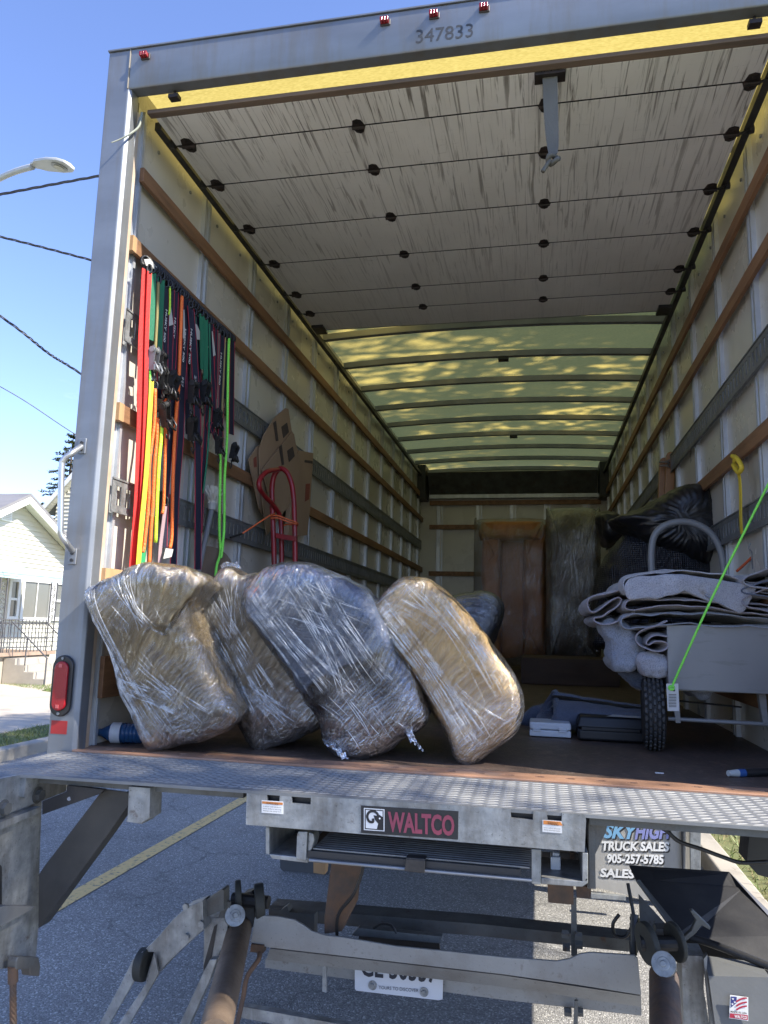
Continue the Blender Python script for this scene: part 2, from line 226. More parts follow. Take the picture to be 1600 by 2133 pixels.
# ------------------------------------------------------------------ mesh helpers
OFF = {}
class MB:
    def __init__(s): s.v = []; s.f = []; s.cut = []
    def add(s, vs, fs):
        k = len(s.v); s.cut.append((k, len(s.f))); s.v += [Vector(p) for p in vs]; s.f += [tuple(i + k for i in f) for f in fs]; return s
    def box(s, a, b, M=None):
        x0, x1 = sorted((a[0], b[0])); y0, y1 = sorted((a[1], b[1])); z0, z1 = sorted((a[2], b[2]))
        vs = [Vector((x, y, z)) for x in (x0, x1) for y in (y0, y1) for z in (z0, z1)]
        if M: vs = [M @ v for v in vs]
        return s.add(vs, [(0, 1, 3, 2), (4, 6, 7, 5), (0, 4, 5, 1), (2, 3, 7, 6), (0, 2, 6, 4), (1, 5, 7, 3)])
    def bar(s, p, q, wd, ht, up=(0, 0, 1)):
        p = Vector(p); q = Vector(q); d = (q - p).normalized(); u = Vector(up); r = d.cross(u).normalized(); u = r.cross(d)
        c = [r * wd / 2 + u * ht / 2, -r * wd / 2 + u * ht / 2, -r * wd / 2 - u * ht / 2, r * wd / 2 - u * ht / 2]
        return s.add([p + k for k in c] + [q + k for k in c], [(0, 1, 2, 3), (7, 6, 5, 4), (0, 4, 5, 1), (1, 5, 6, 2), (2, 6, 7, 3), (3, 7, 4, 0)])
    def cyl(s, p, q, r, n=20, r2=None, cap=True):
        p = Vector(p); q = Vector(q); r2 = r if r2 is None else r2; d = (q - p).normalized()
        a = d.orthogonal().normalized(); b = d.cross(a)
        vs = [p + (a * math.cos(2 * math.pi * i / n) + b * math.sin(2 * math.pi * i / n)) * r for i in range(n)] + [q + (a * math.cos(2 * math.pi * i / n) + b * math.sin(2 * math.pi * i / n)) * r2 for i in range(n)]
        fs = [(i, (i + 1) % n, n + (i + 1) % n, n + i) for i in range(n)]
        if cap: fs += [tuple(range(n))[::-1], tuple(range(n, 2 * n))]
        return s.add(vs, fs)
    def tube(s, pts, r, n=8, closed=False, flat=None, twist=0, rfun=None):
        pts = [Vector(p) for p in pts]; m = len(pts); vs = []; fs = []; prev = None
        for i, p in enumerate(pts):
            d = (pts[(i + 1) % m] - pts[i - 1]) if closed else (pts[min(i + 1, m - 1)] - pts[max(i - 1, 0)])
            d = d.normalized() if d.length > 1e-9 else Vector((0, 0, 1))
            a = d.orthogonal() if prev is None else (prev - d * prev.dot(d))
            if a.length < 1e-6: a = d.orthogonal()
            a.normalize(); prev = a; b = d.cross(a)
            if flat: a = (Vector(flat) - d * d.dot(Vector(flat))).normalized(); b = d.cross(a)
            rr = rfun(i / max(1, m - 1)) * r if rfun else r
            for k in range(n):
                t = 2 * math.pi * k / n + twist * i; vs.append(p + (a * math.cos(t) + b * math.sin(t)) * rr)
        for i in range(m if closed else m - 1):
            j = (i + 1) % m
            for k in range(n): fs.append((i * n + k, i * n + (k + 1) % n, j * n + (k + 1) % n, j * n + k))
        if not closed: fs += [tuple(range(n))[::-1], tuple((m - 1) * n + k for k in range(n))]
        return s.add(vs, fs)
    def prism(s, poly, ext):
        n = len(poly); poly = [Vector(p) for p in poly]; e = Vector(ext)
        return s.add(poly + [p + e for p in poly], [tuple(range(n))[::-1], tuple(range(n, 2 * n))] + [(i, (i + 1) % n, n + (i + 1) % n, n + i) for i in range(n)])
    def pp(s, pix, y, th): return s.prism([P(a, b, y) for a, b in pix], (0, th, 0))
    def ribbon(s, pts, wvec, th=.0015):
        """flat band along pts, wvec its width vector"""
        pts = [Vector(p) for p in pts]; w_ = Vector(wvec); m = len(pts); vs = []; fs = []
        for i, p in enumerate(pts):
            d = (pts[min(i + 1, m - 1)] - pts[max(i - 1, 0)]).normalized(); nn = d.cross(w_).normalized() * th
            vs += [p - w_ / 2 - nn, p + w_ / 2 - nn, p + w_ / 2 + nn, p - w_ / 2 + nn]
        for i in range(m - 1):
            for k in range(4): fs.append((i * 4 + k, i * 4 + (k + 1) % 4, i * 4 + 4 + (k + 1) % 4, i * 4 + 4 + k))
        fs += [(3, 2, 1, 0), tuple(4 * (m - 1) + k for k in range(4))]
        return s.add(vs, fs)
    def lathe(s, prof, M=None, n=24):
        vs = []; fs = []; m = len(prof)
        for r, z in prof:
            for k in range(n): t = 2 * math.pi * k / n; vs.append(Vector((r * math.cos(t), r * math.sin(t), z)))
        for i in range(m - 1):
            for k in range(n): fs.append((i * n + k, i * n + (k + 1) % n, (i + 1) * n + (k + 1) % n, (i + 1) * n + k))
        if M: vs = [M @ v for v in vs]
        return s.add(vs, fs)
    def each(s, name, m, parent, **kw):
        c = s.cut + [(len(s.v), len(s.f))]; first = None
        for (a, fa_), (b_, fb) in zip(c, c[1:]):
            q = MB(); q.v = s.v[a:b_]; q.f = [tuple(i - a for i in f) for f in s.f[fa_:fb]]; o = q.build(name, m, parent, **kw); first = first or o
        return first
    def build(s, name, m, parent=None, smooth=None, bevel=0, **tg):
        me = bpy.data.meshes.new(name); o = bpy.data.objects.new(name, me); COL.objects.link(o)
        if parent is None:
            xs = [v.x for v in s.v]; ys = [v.y for v in s.v]; zs = [v.z for v in s.v]
            off = Vector(((min(xs) + max(xs)) / 2, (min(ys) + max(ys)) / 2, min(zs))); o.location = off
        else: off = OFF[parent.name]; o.parent = parent
        OFF[o.name] = off
        me.from_pydata([v - off for v in s.v], [], s.f); me.materials.append(m)
        bm = bmesh.new(); bm.from_mesh(me); bmesh.ops.recalc_face_normals(bm, faces=bm.faces); bm.to_mesh(me); bm.free()
        if smooth is not None:
            me.shade_smooth()
            if smooth < 180: me.set_sharp_from_angle(angle=math.radians(smooth))
        if bevel:
            b = o.modifiers.new('bevel', 'BEVEL'); b.width = bevel; b.segments = 2; b.limit_method = 'ANGLE'; b.angle_limit = math.radians(35)
            me.shade_smooth(); me.set_sharp_from_angle(angle=math.radians(60)); b.harden_normals = True
        tag(o, **tg); return o
def tag(o, label=None, cat=None, group=None, kind=None):
    if label: o['label'] = label
    if cat: o['category'] = cat
    if group: o['group'] = group
    if kind: o['kind'] = kind
def root(name, loc, label, cat, group=None):
    o = bpy.data.objects.new(name, None); COL.objects.link(o); o.location = loc; o.empty_display_size = .1; OFF[o.name] = Vector(loc); tag(o, label, cat, group); return o
def catm(pts, n=8, closed=False):
    pts = [Vector(p) for p in pts]; m = len(pts); out = []
    rng = range(m) if closed else range(m - 1)
    for i in rng:
        if closed: a, b, c, d = pts[(i - 1) % m], pts[i], pts[(i + 1) % m], pts[(i + 2) % m]
        else: a, b, c, d = pts[max(i - 1, 0)], pts[i], pts[i + 1], pts[min(i + 2, m - 1)]
        for k in range(n):
            t = k / n; out.append(.5 * ((2 * b) + (c - a) * t + (2 * a - 5 * b + 4 * c - d) * t * t + (3 * b - a - 3 * c + d) * t ** 3))
    if not closed: out.append(pts[-1])
    return out
def text(name, s, BL, BR, TL, m, parent, bold=.0, ext=.0006, **tg):
    c = bpy.data.curves.new('t', 'FONT'); c.body = s; c.size = 1; c.offset = bold; c.resolution_u = 3
    t = bpy.data.objects.new('t', c); me = bpy.data.meshes.new_from_object(t)
    vs = [Vector(v.co) for v in me.vertices]; fs = [tuple(p.vertices) for p in me.polygons]
    bpy.data.objects.remove(t); bpy.data.curves.remove(c); bpy.data.meshes.remove(me)
    x0 = min(v.x for v in vs); x1 = max(v.x for v in vs); y0 = min(v.y for v in vs); y1 = max(v.y for v in vs)
    BL = Vector(BL); U = Vector(BR) - BL; V = Vector(TL) - BL; N = U.cross(V).normalized() * ext
    b = MB(); b.add([BL + U * ((v.x - x0) / (x1 - x0)) + V * ((v.y - y0) / (y1 - y0)) + N for v in vs], fs)
    return b.build(name, m, parent, **tg)
def resample(pts, N):
    L = [0]; m = len(pts)
    for i in range(m): L.append(L[-1] + (pts[(i + 1) % m] - pts[i]).length)
    out = []; j = 0
    for k in range(N):
        t = L[-1] * k / N
        while L[j + 1] < t: j += 1
        a = (t - L[j]) / max(1e-9, L[j + 1] - L[j]); out.append(pts[j].lerp(pts[(j + 1) % m], a))
    return out
def fbm(p, f, o=4): return noise.fractal(p * f, 1.0, 2.0, o)
def puff(pix, yc, df, db, N=150, K=44, e=.6, amp=.012, fr=6, world=None, shear=0, ridge=.0, seed=0, pleat=None, taper=.18, lean=0, inset=.0):
    """stuffed body: pixel outline surveyed at depth yc, swelling df toward the opening and db into the truck"""
    out = world or [P(a, b, yc) for a, b in pix]
    if lean: out = [P(a, b, yc - lean * max(0, o_.z)) for (a, b), o_ in zip(pix, out)]
    out = resample(catm(out, 6, True), N); c = sum(out, Vector()) / N
    m = MB(); vs = []; fs = []
    for k in range(1, K):
        ph = -math.pi / 2 + math.pi * k / K; s_ = abs(math.cos(ph)) ** (e * .8 if ph < 0 else e * .5); t = math.copysign(abs(math.sin(ph)) ** (.9 if ph < 0 else .7), ph)
        yy = t * (df if t < 0 else db)
        if t > 0: s_ *= 1 - taper * t
        for p in out:
            q = c + (p - c) * (s_ - inset / (p - c).length); q = Vector((q.x + shear * max(0, yy), q.y + yy, q.z)); vs.append(q)
    n = len(vs) // N
    for i in range(n - 1):
        for k in range(N): fs.append((i * N + k, i * N + (k + 1) % N, (i + 1) * N + (k + 1) % N, (i + 1) * N + k))
    fs += [tuple(range(N))[::-1], tuple((n - 1) * N + k for k in range(N))]
    me = bpy.data.meshes.new('tmp'); me.from_pydata(vs, [], fs); bm = bmesh.new(); bm.from_mesh(me); bmesh.ops.recalc_face_normals(bm, faces=bm.faces); bm.normal_update()
    sv = Vector((seed * 3.1, seed * 1.7, seed)); nv = []; shell = []
    for v in bm.verts:
        nn = v.normal.copy(); d = fbm(v.co + sv, fr) * amp
        if ridge: d += (1 - abs(noise.noise((v.co + sv) * fr * 1.9)) * 2.2) * ridge - ridge * .5
        if pleat:
            kx, kz, npl, pa = pleat; a_ = math.atan2(v.co.z - kz, v.co.x - kx); rr = math.hypot(v.co.x - kx, v.co.z - kz)
            d += pa * (math.sin(a_ * npl + 9 * noise.noise(v.co * 4)) * .5 + 1.2 * noise.noise(Vector((a_ * npl * .35, rr * 3, 0)))) * min(1, rr * 9) * math.exp(-rr * 3.2)
        nv.append(v.co + nn * d); shell.append(v.co + nn * (max(d, amp * .1) * .55 + .010 + fbm(v.co - sv, fr * 2.2, 2) * .004))
    bm.free(); bpy.data.meshes.remove(me)
    a = MB(); a.v = nv; a.f = fs; b = MB(); b.v = shell; b.f = fs[:]
    return a, b
# ================================================================== SETTING
def sheet(name, x0, x1, y0, y1, z, m, **k):
    return MB().add([(x0, y0, z), (x1, y0, z), (x1, y1, z), (x0, y1, z)], [(0, 1, 2, 3)]).build(name, m, **k)
sheet('ground', -250, 250, -150, 350, G + .09, GRASSG, kind='structure') if False else None
gnd = MB()
for a, b in ((-250, -5.45), (1.5, 250)):
    gnd.add([(a, -150, G + .10), (b, -150, G + .10), (b, 350, G + .10), (a, 350, G + .10)], [(0, 1, 2, 3)])
gnd.build('ground', GRASSG, kind='structure')
road = MB(); road.add([(-5.35, -150, G), (1.45, -150, G), (1.45, 350, G), (-5.35, 350, G)], [(0, 1, 2, 3)]); road = road.build('road', ASPHALT, kind='structure')
MB().add([(-2.28, -60, G + .004), (-2.17, -60, G + .004), (-2.17, 200, G + .004), (-2.28, 200, G + .004)], [(0, 1, 2, 3)]).build('painted_line', LINEM, road)
kl = root('kerb', (-5.4, 5, G), None, None); kl['kind'] = 'structure'
for i in range(-4, 22):
    MB().box((-5.50, i * 2.4, G - .1), (-5.33, i * 2.4 + 2.39, G + .13)).build('kerb_stone', KERBM, kl, bevel=.02)
kr = root('kerb', (1.5, 5, G), None, None); kr['kind'] = 'structure'
for i in range(-2, 16):
    MB().box((1.42, i * 2.4, G - .1), (1.57, i * 2.4 + 2.39, G + .12)).build('kerb_stone', KERBM, kr, bevel=.02)
Z = G + .10
pv = root('pavement', (-7.4, 8, Z), None, None); pv['kind'] = 'structure'
for i in range(-3, 22):
    MB().box((-8.0, i * 1.5, Z - .05), (-6.25, i * 1.5 + 1.485, Z + .012)).build('paving_slab', PATHM, pv)
dw = MB(); dw.add([(-8.0, 6.6, Z + .008), (-8.0, 10.6, Z + .008), (-9.4, 11.3, Z + .008), (-10.2, 13.2, Z + .008), (-13.5, 14.2, Z + .008), (-13.5, 9, Z + .008), (-10, 7.5, Z + .008)], [(0, 1, 2, 3, 4, 5, 6)])
dw.add([(-6.25, 7.6, Z + .008), (-5.5, 7.6, Z + .008), (-5.5, 11.6, Z + .008), (-6.25, 11.6, Z + .008)], [(0, 1, 2, 3)])
dw.build('path', PATHM, kind='structure')
# grass
def grass(name, n, fx, m, h0, h1, seed):
    r = random.Random(seed); b = MB()
    for i in range(n):
        x, y = fx(r); a = r.uniform(0, 6.28); h = r.uniform(h0, h1); w_ = .006; lx = r.gauss(0, .9) * h; ly = r.gauss(0, .9) * h; z = Z - .01
        dx, dy = math.cos(a) * w_, math.sin(a) * w_
        k = len(b.v); b.v += [Vector((x - dx, y - dy, z)), Vector((x + dx, y + dy, z)), Vector((x + lx, y + ly, z + h))]; b.f.append((k, k + 1, k + 2))
    b.build(name, m, kind='stuff', label=name.replace('_', ' '))
def fl(r):
    while True:
        x = r.uniform(-14, -5.52); y = r.uniform(3, 17)
        if -8.05 < x < -6.22: continue
        if x > -6.3 and 7.6 < y < 11.6: continue
        if x < -8 and y < 10.6 + (-8 - x) * .55 and y > 6.6: continue
        return x, y
grass('lawn_grass', 50000, fl, BLADE, .03, .08, 1)
grass('verge_grass', 18000, lambda r: (r.uniform(1.58, 6), r.uniform(1.5, 12)), BLADE, .03, .10, 2)
grass('dry_grass', 45000, lambda r: (r.uniform(1.58, 6), r.uniform(1.0, 12)), STRAW, .01, .045, 3)
# ================================================================== HOUSES
def siding(rt, x, y0, y1, z0, topfn, pitch, m=SIDING, name='siding_board'):
    """clapboards facing +x on the wall plane x, each board its own tilted piece"""
    z = z0
    while True:
        z1 = z + pitch; ya, yb = y0, y1
        # clip by gable
        seg = [y for y in [y0 + (y1 - y0) * i / 60 for i in range(61)] if topfn(y) > z + pitch * .5]
        if not seg: break
        ya, yb = seg[0], seg[-1]
        MB().prism([(x, ya, z1), (x, ya, z), (x + .034, ya, z), (x + .003, ya, z1)], (0, yb - ya, 0)).build(name, m, rt)
        z = z1
        if z > 12: break
hx = -12.5; ya, yb, yap = 10.3, 17.5, 13.95
h1 = root('bungalow', (hx, yap, Z), 'white clapboard bungalow with low gable, grey roof and iron porch railings', 'house')
zap = 3.42; sl_ = .51
gt = lambda y: zap - abs(y - yap) * sl_
MB().prism([(hx, ya, Z), (hx, yb, Z), (hx, yb, gt(yb)), (hx, yap, zap), (hx, ya, gt(ya))], (-9, 0, 0)).build('wall', SIDING, h1)
siding(h1, hx + .001, ya, yb, -.40, gt, .118)
def slab(a, b, th, x0, x1):     # roof slope from (y,z) a to b
    return MB().prism([(x0, a[0], a[1]), (x0, b[0], b[1]), (x0, b[0], b[1] + th), (x0, a[0], a[1] + th)], (x1 - x0, 0, 0))
for sgn in (-1, 1):
    e_ = (yap + sgn * 4.1, zap - 4.1 * sl_)
    slab((yap, zap + .03), (e_[0], e_[1] + .03), .07, -22, hx + .42).build('roof', ROOFM, h1)
    slab((yap, zap - .15), (e_[0], e_[1] - .15), .17, hx + .38, hx + .42 - .005).build('barge_board', WHITE, h1)
    slab((yap, zap - .02), (e_[0], e_[1] - .02), .04, hx + .03, hx + .375).build('soffit', SIDING, h1)
MB().box((hx + .02, 13.42, 2.78), (hx + .07, 13.78, 3.12)).build('vent', WHITE, h1)
for i in range(7): MB().box((hx + .07, 13.46, 2.81 + i * .045), (hx + .085, 13.74, 2.83 + i * .045)).build('vent_slat', SIDING, h1)
def window(rt, x, y0, y1, z0, z1, mull=0, rail=0):
    f = MB(); t = .09
    for a in ((y0 - t, y0, z0 - t, z1 + t), (y1, y1 + t, z0 - t, z1 + t)): f.box((x, a[0], a[2]), (x + .07, a[1], a[3]))
    f.box((x, y0, z1), (x + .07, y1, z1 + t)); f.box((x, y0, z0 - t), (x + .07, y1, z0))
    if mull: f.box((x + .03, (y0 + y1) / 2 - .012, z0), (x + .05, (y0 + y1) / 2 + .012, z1))
    if rail: f.box((x + .01, y0, (z0 + z1) / 2 - .03), (x + .06, y1, (z0 + z1) / 2 + .03))
    fo = f.build('window', WHITE, rt); MB().box((x + .004, y0, z0), (x + .025, y1, z1)).build('pane', GLASSW, fo); return fo
window(h1, hx + .02, 14.50, 15.55, .45, 1.36, 1)
window(h1, hx + .02, 14.02, 14.26, .47, 1.32, 0, 1); window(h1, hx + .02, 15.80, 16.05, .47, 1.36, 0, 1)
# porch
px0, px1 = hx + .03, -11.0
MB().prism([(px0, 9.9, 1.72), (px1 - .1, 9.9, 1.46), (px1 - .1, 9.9, 1.37), (px0, 9.9, 1.6)], (0, 4.35, 0)).build('porch_roof', mat('pale_green_awning', (.40, .56, .50), (.46, .60, .54), 3, rough=.5), h1)
for i in range(3): MB().box((px1 - .1, 9.9, 1.30 + i * .055), (px1 - .075, 14.25, 1.345 + i * .055)).build('awning_slat', mat('awning_slat_paint', (.44, .58, .56), rough=.5), h1)
MB().box((px0, 10.3, -.40), (px1, 13.95, -.32)).build('porch_floor', mat('porch_floor_paint', (.36, .26, .19), rough=.8), h1)
MB().box((px0, 10.35, Z), (px1 - .12, 13.9, -.402)).build('porch_base', CONC, h1)
for i in range(4): MB().box((px1 - .1, 12.3, Z + i * .14), (px1 + .9 - i * .24, 13.5, Z + .139 + i * .14)).build('step', CONC, h1)
def scroll(b, c, r, dy=1, turns=1.3, n=14):
    pts = [Vector(c) + Vector((0, math.cos(a) * r * (1 - i / n * .8) * dy, math.sin(a) * r * (1 - i / n * .8))) for i, a in enumerate([2 * math.pi * turns * k / n for k in range(n + 1)])]
    b.tube(pts, .008, 4)
def post_iron(y, x, z0, z1):
    b = MB()
    for d in (-.11, .11): b.box((x - .012, y + d - .012, z0), (x + .012, y + d + .012, z1))
    z = z0 + .1
    while z < z1 - .1: scroll(b, (x, y, z), .07, 1 if int(z * 9) % 2 else -1); z += .17
    b.build('porch_column', IRON, h1)
for y in (12.0, 13.75, 10.5): post_iron(y, px1 - .05, -.32, 1.30)
def railing(y0, y1, x, z0):
    b = MB(); b.bar((x, y0, z0 + .72), (x, y1, z0 + .72), .02, .02); b.bar((x, y0, z0 + .1), (x, y1, z0 + .1), .02, .02)
    y = y0
    while y <= y1: b.box((x - .008, y - .008, z0), (x + .008, y + .008, z0 + .72)); scroll(b, (x, y + .05, z0 + .62), .045, 1); scroll(b, (x, y + .05, z0 + .3), .04, -1); y += .12
    b.build('porch_railing', IRON, h1)
railing(10.6, 12.3, px1 - .04, -.32); railing(12.35, 13.6, px1 - .04, -.32)
for y in (12.32, 13.5):
    b = MB(); b.bar((px1, y, .35), (px1 + .95, y, -.42), .022, .022); b.box((px1 + .92, y - .012, Z), (px1 + .945, y + .012, -.42)); b.box((px1 + .4, y - .01, Z + .3), (px1 + .42, y + .01, .02)); b.build('stair_handrail', IRON, h1)
yh2 = 21.0; q0_, q1_ = P(80, 1067, yh2), P(136, 1004, yh2); sl2 = (q1_.z - q0_.z) / (q1_.x - q0_.x)
xe, ze = q0_.x, q0_.z; xa2 = xe + 4.6; za2 = ze + 4.6 * sl2
h2 = root('gabled_house', (xa2, yh2 + 4, Z), 'taller white sided house with steep gable behind the bungalow', 'house')
wz = lambda x: za2 - abs(x - xa2) * sl2 - .06
MB().prism([(xe + .4, yh2 + .45, Z), (xa2 * 2 - xe - .4, yh2 + .45, Z), (xa2 * 2 - xe - .4, yh2 + .45, wz(xe + .4)), (xa2, yh2 + .45, wz(xa2)), (xe + .4, yh2 + .45, wz(xe + .4))], (0, 9, 0)).build('wall', SIDING, h2)
z = 1.0
while z < za2 - .2:
    hw = min(4.2, (za2 - z - .1) / sl2 - .05)
    if hw > .1: MB().prism([(xa2 - hw, yh2 + .448, z + .14), (xa2 - hw, yh2 + .448, z), (xa2 - hw, yh2 + .40, z), (xa2 - hw, yh2 + .444, z + .14)], (2 * hw, 0, 0)).build('siding_board', SIDING, h2)
    z += .14
for sgn in (-1, 1):
    e0, e1 = (xa2, za2), (xa2 + sgn * 4.6, ze)
    MB().prism([(e0[0], yh2, e0[1]), (e1[0], yh2, e1[1]), (e1[0], yh2, e1[1] + .08), (e0[0], yh2, e0[1] + .08)], (0, 9.8, 0)).build('roof', ROOFM, h2)
    MB().prism([(e0[0], yh2 - .03, e0[1] - .16), (e1[0], yh2 - .03, e1[1] - .16), (e1[0], yh2 - .03, e1[1] + .06), (e0[0], yh2 - .03, e0[1] + .06)], (0, .028, 0)).build('barge_board', WHITE, h2)
    for k in range(26):
        t0, t1 = k / 26, (k + .9) / 26
        A4 = [(e0[0] + sgn * 4.6 * t, e0[1] - 4.6 * sl2 * t - .05) for t in (t0, t1)]
        MB().prism([(A4[0][0], yh2, A4[0][1]), (A4[1][0], yh2, A4[1][1]), (A4[1][0], yh2, A4[1][1] + .03), (A4[0][0], yh2, A4[0][1] + .03)], (0, .44, 0)).build('soffit_board', SIDING, h2)
# fir behind
ft = root('fir_tree', (-22, 34, Z), 'sparse dark fir tree top showing behind the gabled house', 'tree')
fx_ = PXW(150, 940, -22.0)
ft.location = (fx_.x, fx_.y, Z); OFF[ft.name] = Vector(ft.location)
tz = fx_.z + .9
MB().cyl((fx_.x, fx_.y, Z), (fx_.x, fx_.y, tz), .22, 8, .02).build('trunk', BARK, ft)
b = MB(); r = random.Random(5); bb = MB()
for lv in range(34):
    z = tz - .25 - lv * .27; L = .25 + lv * .085 + r.uniform(-.1, .3)
    for k in range(6):
        a = r.uniform(0, 6.28); e1 = Vector((fx_.x + math.cos(a) * L, fx_.y + math.sin(a) * L, z - L * .12 + r.uniform(-.05, .2))); s0 = Vector((fx_.x, fx_.y, z)); bb.cyl(s0, e1, .02, 4, .006)
        for q in range(int(26 + L * 34)):
            t = r.uniform(.15, 1); c = s0.lerp(e1, t) + Vector((r.gauss(0, .03), r.gauss(0, .03), r.gauss(0, .02)))
            dd = Vector((r.gauss(0, 1), r.gauss(0, 1), r.gauss(0.2, .6))).normalized() * .15; ww = dd.cross(Vector((r.random(), r.random(), r.random()))).normalized() * .032
            b.add([c - ww, c + ww, c + dd], [(0, 1, 2)])
bb.build('branches', BARK, ft); b.build('foliage', NEEDLE, ft, kind='stuff')
# ================================================================== STREET LAMP AND WIRES
lm = root('street_lamp', (-9, 2.2, Z), 'grey street lamp arm with flat oval led head against the sky', 'street lamp')
A = PD(-60, 400, 9.0); Bp = PD(20, 362, 8.5); Cc = PD(68, 347, 8.25); Hh = PD(146, 347, 8.0)
lm.location = (A.x - .6, A.y - .2, Z); OFF[lm.name] = Vector(lm.location)
GREYP = mat('lamp_grey_paint', (.52, .53, .53), (.46, .47, .47), 3, rough=.4)
MB().tube(catm([(lm.location.x, lm.location.y, Z), (lm.location.x, lm.location.y, A.z - 1.2), A - Vector((.4, .2, .25)), A, Bp, Cc], 8), .035, 10).build('pole', GREYP, lm, smooth=180)
d = (Hh - Cc).normalized(); dn = Vector((0, 0, 1)); sd = d.cross(dn).normalized(); dn = sd.cross(d)
def headmesh(k, h, z0):
    b = MB(); prof = [(0, .045), (.1, .06), (.22, .10), (.6, .13), (.85, .12), (.97, .075), (1, .0)]
    top = [Cc + d * (t * (Hh - Cc).length) + sd * w_ * k + dn * z0 for t, w_ in prof] + [Cc + d * (t * (Hh - Cc).length) - sd * w_ * k + dn * z0 for t, w_ in prof[::-1]]
    b.prism(top, dn * h); return b
hd = headmesh(1, .035, 0).build('lamp_head', GREYP, lm, bevel=.012)
cl = Cc + d * (Hh - Cc).length * .72
MB().cyl(cl - dn * .012, cl + dn * .001, .085, 24).build('lamp_lens_ring', mat('lamp_ring', (.3, .3, .28), rough=.3), hd)
MB().cyl(cl - dn * .018, cl - dn * .006, .055, 24, .045).build('lamp_lens', mat('lamp_lens_plastic', (.6, .58, .45), rough=.15), hd)
pc = Cc + d * .2 + dn * .035; MB().cyl(pc, pc + dn * .06, .028, 14).build('photocell', GREYP, hd)
WIRE = mat('overhead_cable', (.03, .035, .045), rough=.6)
def wire(pix, d0, d1, r, lab, twist=False):
    pts = catm([PD(a, b, d0 + (d1 - d0) * i / (len(pix) - 1)) for i, (a, b) in enumerate(pix)], 24)
    b = MB()
    if twist:
        for ph in (0, 2.1, 4.2): b.tube([p + Vector((math.cos(i * .55 + ph), 0, math.sin(i * .55 + ph))) * r * 1.25 for i, p in enumerate(pts)], r * .8, 5)
    else: b.tube(pts, r, 5)
    b.build('overhead_wire', WIRE, None, label=lab, cat='cable', group='overhead wires')
wire([(-500, 520), (-200, 445), (0, 405), (203, 367), (420, 330)], 12, 13, .014, 'twisted overhead cable just below the street lamp head', True)
wire([(-500, 440), (-200, 448), (0, 493), (187, 541), (420, 605)], 12, 14, .012, 'twisted overhead cable second below the lamp, sloping down right', True)
wire([(-300, 460), (0, 658), (100, 735), (165, 776), (400, 930)], 13, 15, .013, 'steep overhead cable midway down the sky', True)
wire([(-300, 655), (0, 805), (154, 903), (400, 1060)], 14, 16, .009, 'lowest thin overhead cable above the roofs')
wire([(190, 372), (205, 355), (252, 312), (330, 230)], 6.0, 6.4, .0025, 'thin drop line running up behind the rear post') if False else None
# ================================================================== SHADE TREE on the right verge
st = root('shade_tree', (7.4, 3.4, Z), 'broad leafy street tree on the right verge shading the truck', 'tree')
r = random.Random(11); tb = MB(); tb.tube([(7.4, 3.4, Z), (7.3, 3.3, 1.5), (7.0, 3.0, 3.6), (6.9, 2.6, 5.2)], .22, 12, rfun=lambda t: 1 - .4 * t)
lf = MB(); nclump = 0
def lands(c):     # where the clump's shadow falls on the plane of the rear opening
    t = (c.y - 0) / SUN.y if SUN.y else 0
    q = c - SUN * t; return q if t > 0 else None
for i in range(3000):
    c = Vector((r.gauss(5.9, 2.0), r.uniform(-3.4, 8.2), r.gauss(7.9, 1.3)))
    if (Vector(((c.x - 5.9) / 4.0, (c.y - 2.4) / 5.9, (c.z - 7.8) / 2.7))).length > 1: continue
    q = lands(c)
    if q is not None and abs(q.x) < 1.9:
        if q.z > 1.6: continue
        if 0 < q.z < 1.3 and r.random() < (.62 if q.x < .1 else .85): continue
    q3 = c - SUN * (c.z / SUN.z)        # on the tread plate
    if -.7 < q3.y < .35 and q3.x > .05 and r.random() < .93: continue
    q2 = c - SUN * ((c.z - 2.66) / SUN.z)       # on the roof
    if q2.y < 1.2 and abs(q2.x) < 1.6: continue
    if q2.y < 3.6 and -1.5 < q2.x < -.1 and r.random() < .8: continue
    shade_left = -1.5 < q3.x < -.05 and -.7 < q3.y < .1
    if noise.noise(c * .8) > .0 and not (shade_left and r.random() < .7): continue
    q4 = c - SUN * ((c.z - G) / SUN.z)
    if .1 < q4.x < 1.4 and .4 < q4.y < 3.2 and r.random() < .97: continue
    nclump += 1
    if nclump % 14 == 0: tb.tube(catm([(6.95, 2.8, 4.6 + r.random()), Vector((6.95, 2.8, 5)).lerp(c, .5) + Vector((0, 0, .3)), c], 3), .035, 5, rfun=lambda t: 1.5 - t)
    for k in range(40):
        p = c + Vector((r.gauss(0, .24), r.gauss(0, .24), r.gauss(0, .16))); a = Vector((r.gauss(0, 1), r.gauss(0, 1), r.gauss(0, 1))).normalized(); bv = a.cross(Vector((r.gauss(0, 1), r.gauss(0, 1), r.gauss(0, 1)))).normalized()
        s_ = r.uniform(.06, .10); lf.add([p - a * s_, p + bv * s_ * .45, p + a * s_, p - bv * s_ * .45], [(0, 1, 2, 3)])
tb.build('trunk', BARK, st, smooth=180); lf.build('foliage', LEAF, st, kind='stuff')
